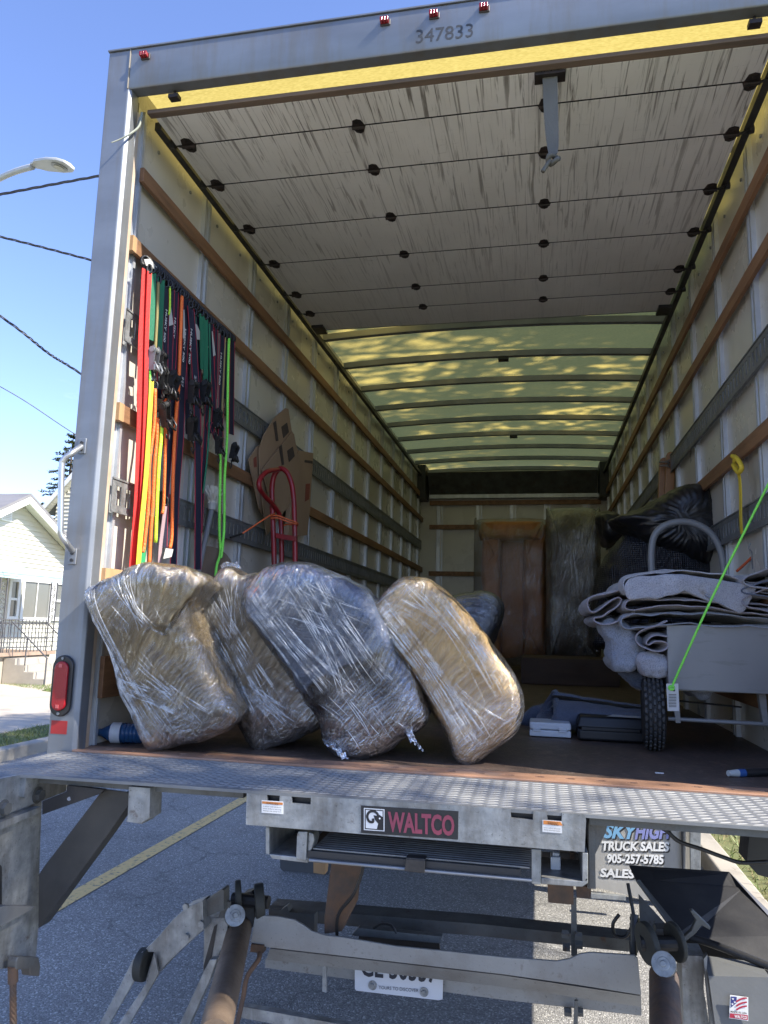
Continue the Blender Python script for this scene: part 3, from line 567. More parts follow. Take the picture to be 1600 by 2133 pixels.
#@@TRUCK
# ================================================================== TRUCK
tk = root('moving_truck', (0, 3.8, G), 'white box moving truck seen from behind with its rear door rolled up', 'truck')
D = 7.68; XI = 1.23; HB = 2.487; HT = 2.656
for sgn in (-1, 1):
    b = MB(); b.prism([(sgn * 1.297, 0, -.02), (sgn * 1.203, 0, -.02), (sgn * 1.190, .012, -.02), (sgn * 1.190, .062, -.02), (sgn * 1.297, .062, -.02)], (0, 0, HT + .02)).build('rear_post', STAINLESS, tk, bevel=.004)
    MB().box((sgn * 1.297, .063, -.15), (sgn * 1.285, D, HT - .03)).build('outer_side_panel', mat('white_outer_panel', (.7, .7, .68), rough=.4), tk)
    b = MB(); b.box((sgn * 1.202, .064, -.01), (sgn * 1.242, .085, HB)); b.build('door_side_track', DARK, tk)
    MB().box((sgn * 1.196, .068, 0), (sgn * 1.2015, .088, HB - .05)).build('door_seal_strip', mat('seal_strip', (.42, .3, .2), (.5, .45, .38), 9, rough=.7), tk)
hd_ = MB().prism([(-1.2025, 0, HB + .006), (-1.2025, .004, HB), (-1.2025, .054, HB), (-1.2025, .054, HT), (-1.2025, 0, HT)], (2.405, 0, 0)).build('header_beam', STAINLESS, tk, bevel=.003)
MB().box((-1.30, -.006, HT + .001), (1.30, .09, HT + .007)).build('header_cap', STAINLESS, tk)
MB().tube([(-1.2035, -.001, HB), (-1.2035, -.0015, 2.55), (-1.2035, -.001, HT)], .003, 5).build('weld_seam', mat('weld', (.3, .27, .22), rough=.7), tk)
LAMPR = mat('red_marker_lens', (.30, .01, .012), (.22, .008, .01), 20, rough=.15, spec=.8); SEATB = mat('marker_seat', (.05, .04, .04), rough=.5)
for px, py in ((304, 119), (803, 48), (905, 34), (1009, 20)):
    c = P(px, py, 0); o = MB().box((c.x - .019, -.006, c.z - .013), (c.x + .019, 0, c.z + .013)).build('marker_light', SEATB, tk, bevel=.003)
    b = MB()
    for k in (-1, 0, 1): b.box((c.x - .0065 + k * .0105, -.024, c.z - .008), (c.x + .0030 + k * .0105, -.005, c.z + .0095))
    b.build('lens', LAMPR, o, bevel=.002)
a = P(866, 91, 0); b2 = P(985, 77, 0); c2_ = P(867, 63, 0)
text('fleet_number', '347833', (a.x, -.0015, a.z), (b2.x, -.0015, b2.z), (a.x + .001, -.0015, c2_.z), mat('faded_number_ink', (.06, .065, .075), rough=.6), tk, .0)
# tail light, reflector, grab handle on the left post
def stad(x, z, hw, hh, y, dep, n=12):
    pts = []
    for k in range(n + 1): t = math.pi * k / n; pts.append((x + hw * math.cos(t), y, z + hh - hw + hw * math.sin(t)))
    for k in range(n + 1): t = math.pi + math.pi * k / n; pts.append((x + hw * math.cos(t), y, z - hh + hw + hw * math.sin(t)))
    return MB().prism(pts, (0, dep, 0))
tl = P(131, 1428, 0)
o = stad(tl.x + .001, tl.z, .0395, .103, -.012, .0115).build('tail_light', BLACK, tk, bevel=.004)
stad(tl.x + .001, tl.z, .026, .083, -.022, .012).build('lens', mat('red_tail_lens', (.34, .012, .02), (.26, .01, .015), 6, rough=.22, bump=.25, bscale=300), o, bevel=.004)
for dz in (-.0925, .0925): MB().cyl((tl.x, -.0125, tl.z + dz), (tl.x, -.016, tl.z + dz), .005, 10).build('screw', STAINLESS, o)
for dz in (-.068, .068): MB().box((tl.x - .006, -.0235, tl.z + dz - .006), (tl.x + .006, -.0222, tl.z + dz + .006)).build('reflector_dot', mat('lens_dot', (.6, .12, .12), rough=.3), o)
rf = P(123, 1515, 0); MB().box((rf.x - .030, -.0016, rf.z - .022), (rf.x + .030, 0, rf.z + .022)).build('red_reflector_sticker', mat('red_sticker', (.36, .02, .02), rough=.4), tk)
hp = [P(172, 930, 0), P(152, 1160, 0)]
g = [(hp[0].x - .002, -.004, hp[0].z), (hp[0].x - .004, -.05, hp[0].z - .035), (hp[0].x - .028, -.062, hp[0].z - .062), (hp[0].x - .032, -.062, hp[0].z - .1), (hp[1].x - .018, -.062, hp[1].z + .12), (hp[1].x - .014, -.06, hp[1].z + .075), (hp[1].x + .0, -.045, hp[1].z + .045), (hp[1].x, -.004, hp[1].z + .02)]
o = MB().tube(catm(g, 8), .0105, 12).build('grab_handle', mat('satin_handle_steel', (.55, .56, .56), rough=.3, metal=.8), tk, smooth=180)
for p, s_ in ((hp[0], 1), (hp[1], 1)):
    MB().box((p.x - .016, -.006, p.z - .028), (p.x + .016, 0, p.z + .03)).build('handle_foot', STAINLESS, o, bevel=.003)
    for dz in (-.012, .012): MB().cyl((p.x, -.006, p.z + dz), (p.x, -.010, p.z + dz), .006, 12).build('screw', DARK, o)
# loose weather strip at the top left corner
MB().tube(catm([P(296, 235, .05), P(290, 262, .03), P(272, 278, -.01), P(250, 290, -.03), P(232, 297, -.05)], 6), .0045, 6, rfun=lambda t: 1.2 - .7 * t).build('loose_weather_strip', mat('grey_strip', (.25, .27, .22), rough=.6), tk)
MB().tube(catm([P(292, 245, .04), P(283, 275, .05), P(276, 330, .06), P(273, 380, .065), P(268, 420, .07)], 6), .003, 5).build('door_cable', STAINLESS, tk)
# roof sheet
BOWM = mat('galvanised_bow', (.34, .35, .35), (.25, .26, .26), 6, rough=.5, metal=.2)
b = MB(); nx = 24
top = [(-1.285 + 2.57 * i / nx, .03 * (1 - ((i / nx) * 2 - 1) ** 2)) for i in range(nx + 1)]
b.add([(x, y, 2.60 + z) for y in (.056, D + .1) for x, z in top], [(i, i + 1, nx + 2 + i, nx + 1 + i) for i in range(nx)])
b.build('roof_sheet', ROOFT, tk)
for i in range(9):
    y = 2.70 + .605 * i; pts = [Vector((x * .93, y, 2.52 + z * 1.3)) for x, z in top]
    b = MB(); b.ribbon([p for p in pts], (0, .045, 0), .004); b.ribbon([p + Vector((0, -.02, .02)) for p in pts], (0, .006, .0), .02); o = b.build('roof_bow', BOWM, tk)
    if i in (1, 5): MB().box((-.05 + .1, y - .03, 2.525), (.13, y + .03, 2.55)).build('dome_light', BLACK, o)
for i in range(4):
    y = .28 + .605 * i; pts = [Vector((x * .93, y, 2.56 + z)) for x, z in top]; MB().ribbon(pts, (0, .04, 0), .004).build('roof_bow', BOWM, tk)
# side walls
def etrack(sgn, z, parent, y0, y1, h=.115):
    x = sgn * (XI - .032); b = MB()
    for a, c in ((z - h / 2, z - h / 2 + .028), (z + h / 2 - .028, z + h / 2)): b.box((x, y0, a), (x + sgn * .004, y1, c))
    b.box((x - sgn * .004, y0, z + h / 2 - .006), (x, y1, z + h / 2)); b.box((x - sgn * .004, y0, z - h / 2), (x, y1, z - h / 2 + .006))
    y = y0
    while y < y1: b.box((x, y, z - h / 2 + .028), (x + sgn * .004, min(y + .030, y1), z + h / 2 - .028)); y += .0508
    b.box((x + sgn * .0045, y0, z - h / 2), (x + sgn * .010, y1, z - h / 2 + .01)); b.box((x + sgn * .0045, y0, z + h / 2 - .01), (x + sgn * .010, y1, z + h / 2))
    # bright slot lips
    b.build('e_track', mat('e_track_steel', (.21, .22, .225), (.14, .147, .15), 12, rough=.5, metal=.3, dirt=(.09, .08, .07), damt=.4), parent)
for sgn in (-1, 1):
    wall = MB().box((sgn * XI, .088, 0), (sgn * (XI + .012), D, 2.60)).build('side_wall_panel', PANEL, tk)
    MB().box((sgn * (XI + .0125), .14, -.1), (sgn * 1.284, D, 0)).build('floor_side_rail', STEELD, wall)
    for k in range(13):
        y = .155 + .605 * k; x = sgn * XI; b = MB(); dx = -sgn * .02
        if y > D - .1: break
        if k == 0:
            b.box((x + dx * .9, .088, 0), (x, .102, 2.5)); b.box((x + dx * .35, .1025, 0), (x, .150, 2.5)); b.box((x + dx * .9, .1505, 0), (x, .166, 2.5)); b.build('wall_post', POSTM, wall); continue
        b.box((x + dx, y - .030, 0), (x, y - .012, 2.52)); b.box((x + dx * .55, y - .012, 0), (x + dx * .1, y + .022, 2.52)); b.box((x + dx * .9, y + .022, 0), (x, y + .040, 2.52))
        b.build('wall_post', POSTM, wall)
    for j, (z, hh) in enumerate(((2.212, .062), (1.900, .062), (1.222, .066), (.600, .066), (.24, .15))):
        x = sgn * (XI - .021); t = sgn * .019
        cuts = [.135 if z != 1.9 else .13, 4.1 + .6 * (j % 2), D]
        for q in range(2): MB().box((x, cuts[q] + .002, z - hh / 2), (x - t, cuts[q + 1] - .002, z + hh / 2)).build('wood_slat', WOODW, wall, bevel=.003)
    if sgn < 0:
        MB().box((-(XI - .0405), .10, 1.222 - .034), (-(XI - .010), .134, 1.222 + .034)).build('cut_slat_end', WOODL, wall); MB().box((-(XI - .0405), .10, 1.90 - .031), (-(XI - .010), .128, 1.90 + .031)).build('cut_slat_end', WOODL, wall)
        MB().box((-(XI - .05), .08, .57), (-(XI - .0), .36, .63)).build('cut_slat_end', WOODL, wall)
    etrack(sgn, 1.545, wall, .35, D - .1); etrack(sgn, .925, wall, .30, D - .1)
    o = MB().box((sgn * 1.165, .2, 2.45), (sgn * 1.195, D - .3, 2.485)).build('door_ceiling_track', DARK, tk)
    MB().box((sgn * (XI + .0005), .14, 2.56), (sgn * (XI + .03), D, 2.60)).build('top_rail', STEELD, tk)
    b = MB()
    y = .3
    while y < 3.6: b.cyl((sgn * XI, y, 2.42), (sgn * (XI - .006), y, 2.42), .008, 8); y += .3
    b.build('rivets', STEEL, wall)
# left edge brackets (lit anchor plates by the door)
for z, y0, y1 in ((1.565, .10, .27), (.905, .10, .32)):
    zz = z; b = MB(); x = -(XI - .034)
    b.box((x, y0, zz - .065), (x + .004, y1, zz - .036)); b.box((x, y0, zz + .036), (x + .004, y1, zz + .065)); b.box((x + .004, y0, zz + .058), (x + .008, y1, zz + .065)); b.box((x + .004, y0, zz - .065), (x + .008, y1, zz - .058))
    n_ = 3 if y1 > .3 else 2
    for k in range(n_ + 1): yy = y0 + (y1 - y0 - .03) * k / n_; b.box((x, yy, zz - .036), (x + .004, yy + .03, zz + .036))
    b.build('anchor_plate', STEEL, tk)
# front wall
fw_ = MB().box((-XI, D, 0), (XI, D + .02, 2.6)).build('front_wall', PANEL, tk)
for x in (-.98, -.45, .0, .45, .95): MB().box((x - .025, D - .02, 0), (x + .025, D, 2.1)).build('wall_post', POSTM, fw_)
for x in (-.93, -.40, .05, .50, 1.0): MB().box((x - .008, D - .03, 0), (x + .008, D - .021, 2.1)).build('wall_post', POSTM, fw_)
for z in (2.13, 1.80, 1.17, .6): MB().box((-1.1, D - .055, z - .03), (1.15, D - .031, z + .03)).build('wood_slat', WOODW, fw_)
MB().prism([(-1.1, D - .05, 2.20), (-1.1, D - .02, 2.20), (-1.1, D - .02, 2.5), (-1.1, D - .3, 2.5)], (2.2, 0, 0)).build('front_header', STEELD, fw_)
MB().box((-1.1, D - .1, 2.185), (1.12, D - .055, 2.235)).build('header_lip', POSTM, fw_)
MB().box((-XI, D - .35, 2.15), (-1.12, D, 2.6)).box((1.12, D - .35, 2.15), (XI, D, 2.6)).each('corner_casting', DARK, fw_)
# floor and sill
MB().box((-XI, .121, -.03), (XI, D, 0)).build('floor', FLOORM, tk)
def slotted(x0, x1, y0, y1, z, th, ctr, hw, hh, m, name, parent):
    b = MB(); xs = [x0]; n = 10; prevx = x0
    for cx in ctr:
        L = prevx; Rr = cx + (ctr[1] - ctr[0]) / 2 if cx != ctr[-1] else x1
        ring = [(cx + hw * math.cos(2 * math.pi * k / n), (y0 + y1) / 2 + hh * math.sin(2 * math.pi * k / n)) for k in range(n)]
        def edge(t):
            c_, s_ = math.cos(t), math.sin(t); kx = (Rr - cx) if c_ > 0 else (cx - L); ky = (y1 - y0) / 2
            q = min(kx / max(abs(c_), 1e-6), ky / max(abs(s_), 1e-6)); return (cx + c_ * q, (y0 + y1) / 2 + s_ * q)
        ang = [2 * math.pi * k / n for k in range(n)]
        for z_ in (z, z - th):
            vs = []; fs = []
            corner = [math.atan2(sy * (y1 - y0) / 2, sxx) for sxx, sy in ((Rr - cx, 1), (L - cx, 1), (L - cx, -1), (Rr - cx, -1))]
            al = sorted([(a_, 1) for a_ in ang] + [(c_ % (2 * math.pi), 0) for c_ in corner]); vs = []
            for a_, f_ in al:
                e_ = edge(a_); i_ = (cx + hw * math.cos(a_), (y0 + y1) / 2 + hh * math.sin(a_)); vs += [(i_[0], i_[1], z_), (e_[0], e_[1], z_)]
            m_ = len(al); b.add(vs, [(2 * k, 2 * k + 1, (2 * k + 3) % (2 * m_), (2 * k + 2) % (2 * m_)) for k in range(m_)])
        for k in range(n):
            p, q = ring[k], ring[(k + 1) % n]; b.add([(p[0], p[1], z), (q[0], q[1], z), (q[0], q[1], z - th), (p[0], p[1], z - th)], [(0, 1, 2, 3)])
        prevx = Rr
    b.add([(x0, y0, z), (x1, y0, z), (x1, y0, z - th), (x0, y0, z - th)], [(0, 1, 2, 3)])
    return b.build(name, m, parent)
ctr = [-1.10 + .0905 * k for k in range(26)]
slotted(-1.20, 1.20, .022, .12, .004, .01, ctr, .017, .008, SILLM, 'rear_sill', tk)
MB().box((-1.20, -.004, -.06), (1.20, .0215, .0085)).build('sill_lip', SILLM, tk, bevel=.003)
MB().box((-1.2, .015, -.10), (1.2, .12, -.06)).build('sill_channel', STEELD, tk)
# ---- roll-up door stored under the roof
dj = [.065, .300, .595, .985, 1.362, 1.758, 2.040, 2.320]
zD = 2.44
MB().box((-1.165, .084, zD - .003), (1.165, .118, zD + .014)).build('door_bottom_rail', mat('weathered_door_rail', (.20, .14, .10), (.12, .09, .07), 3, (.8, 8, 8), rough=.7, bump=.5, bscale=25), tk, bevel=.003)
HINGE = mat('hinge_black_rust', (.045, .032, .028), (.02, .018, .018), 25, rough=.55, metal=.3, bump=.4)
def hinge(x, y, parent, s_=1.0):
    b = MB(); o_ = [(-.02, -.042), (-.028, -.012), (-.034, 0), (-.028, .014), (-.018, .04), (0, .05), (.018, .04), (.028, .014), (.034, 0), (.028, -.012), (.02, -.042), (0, -.05)]
    b.prism([(x + a_ * s_, y + c_ * s_, zD - .004) for a_, c_ in o_], (0, 0, .0035)); b.cyl((x - .03 * s_, y, zD - .008), (x + .03 * s_, y, zD - .008), .008 * s_, 8)
    for q in (-.028, .028): b.cyl((x, y + q * s_, zD - .004), (x, y + q * s_, zD - .008), .005, 6)
    b.build('hinge', HINGE, parent)
for i in range(7):
    y0, y1 = (.119, dj[1]) if i == 0 else (dj[i], dj[i + 1])
    y0 += .002; y1 -= .002; b = MB()
    b.prism([(-1.145, y0 + .004, zD), (-1.145, y1 - .004, zD), (-1.145, y1, zD + .004), (-1.145, y1, zD + .022), (-1.145, y0, zD + .022), (-1.145, y0, zD + .004)], (2.29, 0, 0))
    pn = b.build('door_panel', DOORM, tk)
    if i:
        MB().box((-1.144, dj[i] - .0015, zD - .0006), (1.144, dj[i] + .0015, zD + .003)).build('joint_dark_strip', BLACK, pn)  # dark strip added under the joint to cover its light-catching edges
        for x in (-.352, .386): hinge(x, dj[i], pn, .85)
        for x in (-1.09, 1.12):
            hinge(x, dj[i], pn, .95); sg = 1 if x > 0 else -1
            MB().cyl((x + sg * .03, dj[i], zD - .004), (x + sg * .075, dj[i], zD + .012), .006, 6).cyl((x + sg * .062, dj[i], zD + .01), (x + sg * .08, dj[i], zD + .014), .020, 12).build('roller', BLACK, pn)
    if i == 6:
        for x in (-1.095, 1.125): MB().box((x - .045, dj[7] - .10, zD - .02), (x + .035, dj[7] + .03, zD - .001)).build('top_bracket', BLACK, pn, bevel=.004)
MB().box((-1.14, .12, zD + .0225), (1.14, dj[7], zD + .03)).build('joint_light_blocker', DARK, tk)  # unseen sheet added over the panels to stop roof light leaking through joints
MB().box((-1.145, dj[7], zD + .002), (1.145, dj[7] + .012, zD + .026)).build('door_edge_trim', mat('trim', (.36, .35, .33), rough=.5), tk)
ps = P(1150, 160, .13)
o = MB().box((.345, .112, zD - .018), (.455, .165, zD - .006)).build('strap_bracket', HINGE, tk, bevel=.002)
SM = webmat('grey_webbing', (.135, .13, .11))
sp = catm([(.400, .13, 2.428), (.401, .132, 2.36), (.404, .14, 2.25), (.408, .145, 2.17), (.409, .142, 2.125)], 5)
b = MB(); n_ = len(sp)
for i in range(n_ - 1):
    w0 = .052 * (1 - .55 * (i / n_) ** 3); w1 = .052 * (1 - .55 * ((i + 1) / n_) ** 3); y_ = .004 * math.sin(i)
    b.add([sp[i] + Vector((-w0 / 2, 0, 0)), sp[i] + Vector((w0 / 2, 0, 0)), sp[i + 1] + Vector((w1 / 2, 0, 0)), sp[i + 1] + Vector((-w1 / 2, 0, 0)), sp[i] + Vector((-w0 / 2, .003, 0)), sp[i] + Vector((w0 / 2, .003, 0)), sp[i + 1] + Vector((w1 / 2, .003, 0)), sp[i + 1] + Vector((-w1 / 2, .003, 0))], [(0, 1, 2, 3), (7, 6, 5, 4), (0, 3, 7, 4), (1, 5, 6, 2)])
po = b.build('pull_strap', SM, tk)
MB().tube([Vector((.409, .142, 2.105)) + Vector((math.cos(t) * .018, math.sin(t * 2) * .012, math.sin(t) * .014)) for t in [k * .42 for k in range(16)]], .0095, 8).build('knot', SM, po, smooth=180)
MB().tube(catm([(.40, .14, 2.10), (.388, .14, 2.085), (.378, .142, 2.07), (.372, .14, 2.06)], 4), .008, 6).build('strap_end', SM, po, smooth=180)
# frayed yellow fabric behind the header is the roof sheet itself; torn lower edge strips
b = MB(); r = random.Random(3)
for i in range(60):
    x = -1.1 + 2.2 * i / 60 + r.uniform(-.01, .01); h = r.uniform(.002, .016); b.add([(x, .12, zD + .018), (x + .05, .12, zD + .018), (x + .035, .119, zD + .022 + h), (x + .012, .119, zD + .022 + h * .7)], [(0, 1, 2, 3)])
b.build('ragged_seal', HINGE, tk, kind='stuff')
for px, py in ((365, 205), (1572, 50)):
    c = PZ(px, py, 2.46); MB().box((c.x - .02, .03, 2.452), (c.x + .02, .06, 2.468)).cyl((c.x, .045, 2.465), (c.x, .045, 2.50), .005, 6).build('cable_anchor', HINGE, tk)
# ---- tread plate
YP = -.372
pl = MB().prism([(-1.245, -.005, .002), (-1.245, -.60, .002), (-1.118, -.60, .002), (-1.112, -.395, .002), (-1.06, YP - .012, .002), (-.9, YP - .008, .002), (1.36, YP + .01, .002), (1.36, -.005, .002)], (0, 0, -.008)).build('tread_plate', PLATE, tk)
b = MB()
def lug(cx, cy, ang):
    L, W, H = .0175, .0027, .0022; c_, s_ = math.cos(ang), math.sin(ang); u = Vector((c_, s_, 0)) * L; v = Vector((-s_, c_, 0)) * W; o_ = Vector((cx, cy, .002))
    ring = [o_ + u, o_ + u * .55 + v * .8, o_ + v, o_ - u * .55 + v * .8, o_ - u, o_ - u * .55 - v * .8, o_ - v, o_ + u * .55 - v * .8]; tp = [o_ + u * .6 + Vector((0, 0, H)), o_ - u * .6 + Vector((0, 0, H))]
    b.add(ring + tp, [(0, 1, 8), (1, 2, 8), (2, 9, 8), (2, 3, 9), (3, 4, 9), (4, 5, 9), (5, 6, 9), (6, 8, 9), (6, 7, 8), (7, 0, 8)])
row = 0; y = -.018
while y > -.60:
    x = -1.232 + (row % 2) * .0185
    while x < 1.34:
        inside = (y > YP + .012) or (x < -1.13)
        if inside: lug(x, y, math.radians(24 if row % 2 else -24))
        x += .037
    y -= .0145; row += 1
b.build('tread_lugs', mat('worn_tread', (.25, .25, .24), (.17, .17, .17), 9, rough=.6, metal=.1, spec=.3), pl, smooth=60, kind='stuff')
YF = -.375
# fascia with notches
fx = [(514, 1650), (556, 1653), (557, 1669), (582, 1671), (583, 1655), (607, 1656), (608, 1673), (647, 1676), (648, 1659), (1063, 1685), (1065, 1704), (1110, 1708), (1111, 1690), (1139, 1691), (1141, 1709), (1170, 1711), (1171, 1694), (1217, 1697), (1221, 1708), (1218, 1775), (512, 1718)]
fa = MB().pp(fx, YF, .008).build('lift_fascia', STEEL, tk)
MB().pp([(550, 1652), (655, 1659), (655, 1676), (550, 1672)], YF + .02, .004).pp([(1055, 1683), (1175, 1692), (1175, 1712), (1055, 1706)], YF + .02, .004).each('notch_dark_sheet', BLACK, fa)  # black sheets put in behind the notches so the openings read as shade
st_ = MB().pp([(752, 1678), (955, 1690), (954, 1749), (752, 1735)], YF - .0016, .0014).build('maker_decal', LETTER_B, fa)
MB().pp([(758, 1683), (801, 1686), (801, 1732), (758, 1729)], YF - .0022, .0005).build('decal_panel', LETTER_W, st_)
MB().pp([(760, 1685), (799, 1688), (799, 1730), (760, 1727)], YF - .0026, .0003).build('decal_panel_border', LETTER_B, st_)
MB().pp([(762, 1687), (797, 1690), (797, 1728), (762, 1725)], YF - .0030, .0003).build('decal_panel', LETTER_W, st_)
# ram emblem: dark head and curled horn
MB().pp([(785, 1727), (788, 1716), (781, 1708), (778, 1698), (786, 1700), (790, 1697), (797, 1702), (797, 1728)], YF - .0034, .0003).build('emblem_head', LETTER_B, st_)
hor = [P(785, 1706, YF - .0036), P(787, 1697, YF - .0036), P(779, 1690, YF - .0036), P(769, 1692, YF - .0036), P(765, 1701, YF - .0036), P(769, 1711, YF - .0036), P(777, 1712, YF - .0036), P(777, 1705, YF - .0036)]
MB().ribbon(catm(hor, 5), (0, .0001, 0), .0032).build('emblem_horn', LETTER_B, st_)
MB().cyl(P(791, 1705, YF - .004), P(791, 1705, YF - .0036), .0022, 10).build('emblem_eye', LETTER_W, st_)
MAR = mat('maroon_lettering', (.27, .05, .085), (.22, .04, .07), 9, rough=.5)
text('lettering', 'WALTCO', P(808, 1733, YF - .0026), P(947, 1742, YF - .0026), P(808, 1690, YF - .0026), MAR, st_, .035)
ORG = mat('orange_label', (.62, .22, .04), (.5, .18, .05), 9, rough=.6)
for q in (((545, 1667), (590, 1670), (590, 1696), (545, 1693), (546, 1669), (589, 1672), (589, 1677), (546, 1674), 'ALWAYS LOCK', ('in place with platform', 'latch before moving', 'Always use ramp lock')),
          ((1130, 1708), (1170, 1711), (1171, 1736), (1130, 1733), (1132, 1709), (1168, 1712), (1172, 1720), (1132, 1717), 'WARNING', ('', 'latch safely secured', 'Always with ramp loaded'))):
    s2 = MB().pp(q[:4], YF - .0014, .001).build('warning_label', LETTER_W, fa); MB().pp(q[4:8], YF - .002, .0005).build('orange_band', ORG, s2)
    text('lettering', q[8], P(q[7][0] + 9, q[7][1] + 1, YF - .0024), P(q[6][0] - 9, q[6][1] + 1, YF - .0024), P(q[4][0] + 9, q[4][1] + 1.5, YF - .0024), LETTER_B, s2)
    for k, t_ in enumerate(q[9]):
        if t_: text('lettering', t_, P(q[3][0] + 3, q[3][1] - 12 + k * 4.6, YF - .002), P(q[2][0] - 4, q[2][1] - 12 + k * 4.6, YF - .002), P(q[3][0] + 3, q[3][1] - 15 + k * 4.6, YF - .002), LETTER_B, s2)
for px_ in (520, 680, 1010, 1190): MB().box((P(px_, 1700, YF).x, YF + .01, -.05), (P(px_, 1700, YF).x + .01, -.01, -.007)).build('plate_rib', STEELD, pl)
MB().box((-1.1, -.33, -.030), (-.45, -.27, -.0065)).build('plate_angle', STEELD, pl); MB().box((.47, -.34, -.028), (1.36, -.28, -.0065)).build('plate_angle', STEELD, pl)
# box frame and folding ramp under the fascia
YB = -.345
fr = MB().pp([(553, 1722), (561, 1723), (561, 1781), (553, 1779)], YB, .22).pp([(560, 1779), (641, 1787), (641, 1798), (566, 1789)], YB, .22).pp([(1127, 1828), (1213, 1836), (1225, 1826), (1225, 1840), (1213, 1848), (1127, 1842)], YB, .18).pp([(1213, 1776), (1225, 1777), (1225, 1836), (1213, 1836)], YB, .2).each('ramp_box_frame', STEEL, tk, bevel=.002)
MB().pp([(561, 1725), (640, 1731), (640, 1788), (561, 1780)], -.13, .004).pp([(1127, 1775), (1215, 1778), (1215, 1838), (1127, 1830)], -.14, .004).each('box_back_plate', DARK, fr)
MB().pp([(618, 1740), (621, 1732), (640, 1732), (637, 1794), (616, 1790)], YB - .006, .012).pp([(1107, 1768), (1128, 1769), (1127, 1844), (1107, 1842)], YB - .006, .014).each('ramp_stop_bar', STEEL, fr, bevel=.003)
MB().pp([(642, 1733), (652, 1736), (655, 1750), (650, 1768), (640, 1780)], YB + .004, .05).each('ramp_stop_bar', STEEL, fr, bevel=.003)
MB().pp([(566, 1757), (600, 1787), (566, 1784)], -.16, .01).build('frame_gusset', STEEL, fr)
zr = P(700, 1793, YB).z; zfr = zr + .012
rp = MB().box((-.27, YB + .002, zr), (.30, -.04, zfr + .006)).build('folding_ramp', mat('ramp_body', (.035, .036, .038), rough=.45), fr)
xa, xb = P(645, 1790, YB).x, P(1108, 1838, YB).x
n_r = 15
for k in range(n_r):
    y = YB + .012 + k * .019; MB().box((xa + .004, y, zfr + .0065), (xb - .004, y + .012, zfr + .0115)).build('ramp_rib', ALU, rp, bevel=.0015)
MB().cyl((xa, YB - .004, zr - .003), (xb, YB - .004, zr - .003), .0042, 8).build('ramp_edge_rod', STAINLESS, rp)
MB().pp([(845, 1789), (886, 1792), (884, 1820), (842, 1815)], YB - .014, .008).pp([(845, 1786), (886, 1789), (886, 1793), (845, 1790)], YB - .014, .03).build('ramp_latch', DARK, rp, bevel=.002)
JW = mat('pale_plastic_block', (.55, .57, .58), rough=.4)
MB().pp([(1147, 1785), (1168, 1786), (1168, 1831), (1147, 1829)], -.27, .05).pp([(1151, 1776), (1166, 1777), (1166, 1785), (1151, 1784)], -.26, .03).build('bottle_jack', JW, fr, bevel=.003)
MB().pp([(1187, 1775), (1197, 1776), (1197, 1818), (1190, 1816)], -.16, .02).build('rust_bracket', RUSTY, fr)
MB().pp([(1226, 1700), (1266, 1703), (1263, 1732), (1234, 1792), (1228, 1852), (1224, 1850)], YB + .05, .02).build('side_gusset', STEELD, tk)
MB().box((.47, -.30, -.19), (.485, -.02, -.02)).build('side_cheek', STEELD, tk)
# left lift column (a channel that comes toward the viewer)
XC = -1.115
def xp(pix, x, th): return MB().prism([PXW(a, b, x) for a, b in pix], (th, 0, 0))
col = xp([(88, 1669), (85, 1740), (83, 1800), (80.6, 1931), (75, 2002), (66, 2012), (0, 2019), (-60, 2028), (-60, 1700), (0, 1685)], XC, -.012)
# slot is no cut-out: a dark sheet on the web stands for its shade
lc = col.build('lift_column', STEEL, tk, bevel=.002)
MB().add([PXW(a, b, XC + .0015) for a, b in ((-40, 1800), (-4, 1795), (4, 1806), (4, 1884), (-2, 1893), (-40, 1897))], [(0, 1, 2, 3, 4, 5)]).build('column_slot_shade', DARK, lc)
xp([(-60, 1730), (0, 1713), (88, 1680), (85, 1692), (0, 1729), (-60, 1752)], XC + .03, -.03).build('column_shelf', STEEL, lc)
xp([(-80, 1640), (0, 1622), (37, 1615), (90, 1616), (139, 1624), (138, 1649), (88, 1669), (0, 1701), (-80, 1730)], XC + .012, -.012).build('top_bracket_plate', STEEL, lc, bevel=.002)
xp([(55, 1617), (92, 1617), (52, 1663), (50, 1660)], XC + .03, -.02).build('gusset', STEEL, lc)
for a, b_ in ((77, 1656), (5, 1684)):
    c = PXW(a, b_, XC + .01); MB().cyl(c, c + Vector((.018, 0, 0)), .017, 6).cyl(c, c + Vector((.004, 0, 0)), .024, 16).build('bolt', STEELD, lc)
xp([(-60, 1905), (10, 1886), (75, 1888), (66, 1896), (0, 1932), (-60, 1962)], XC + .035, -.035).build('column_step', PLATE, lc, bevel=.002)
c0 = PXW(40, 2010, XC + .01); MB().prism([PXW(a, b, XC + .015) for a, b in ((14, 2000), (18, 1990), (62, 1991), (66, 2010), (64, 2032), (44, 2030), (42, 2016), (14, 2018))], (.03, 0, 0)).build('cable_clamp', STEELD, lc, bevel=.004)
ca, cb = PXW(27, 2014, XC + .03), PXW(28, 2200, XC + .03)
MB().cyl(PXW(27, 2012, XC + .03), PXW(27, 2046, XC + .03), .0135, 14).build('cable_sleeve', RUSTY, lc)
for ph in range(5):
    MB().tube([ca.lerp(cb, k / 60) + Vector((math.cos(k * .32 + ph * 1.257) * .0055, math.sin(k * .32 + ph * 1.257) * .0055, 0)) for k in range(61)], .0042, 6).build('cable_strand', RUSTY, lc, smooth=180)
MB().pp([(88, 1669), (138, 1649), (140, 1636), (216, 1645), (208, 1654), (88, 1697)], -.34, .015).build('cross_beam', DARK, tk)
MB().cyl(P(144, 1664, -.342), P(144, 1664, -.3405), .0055, 14).build('beam_hole', mat('see_through_pale', (.30, .31, .33), rough=.8), tk)
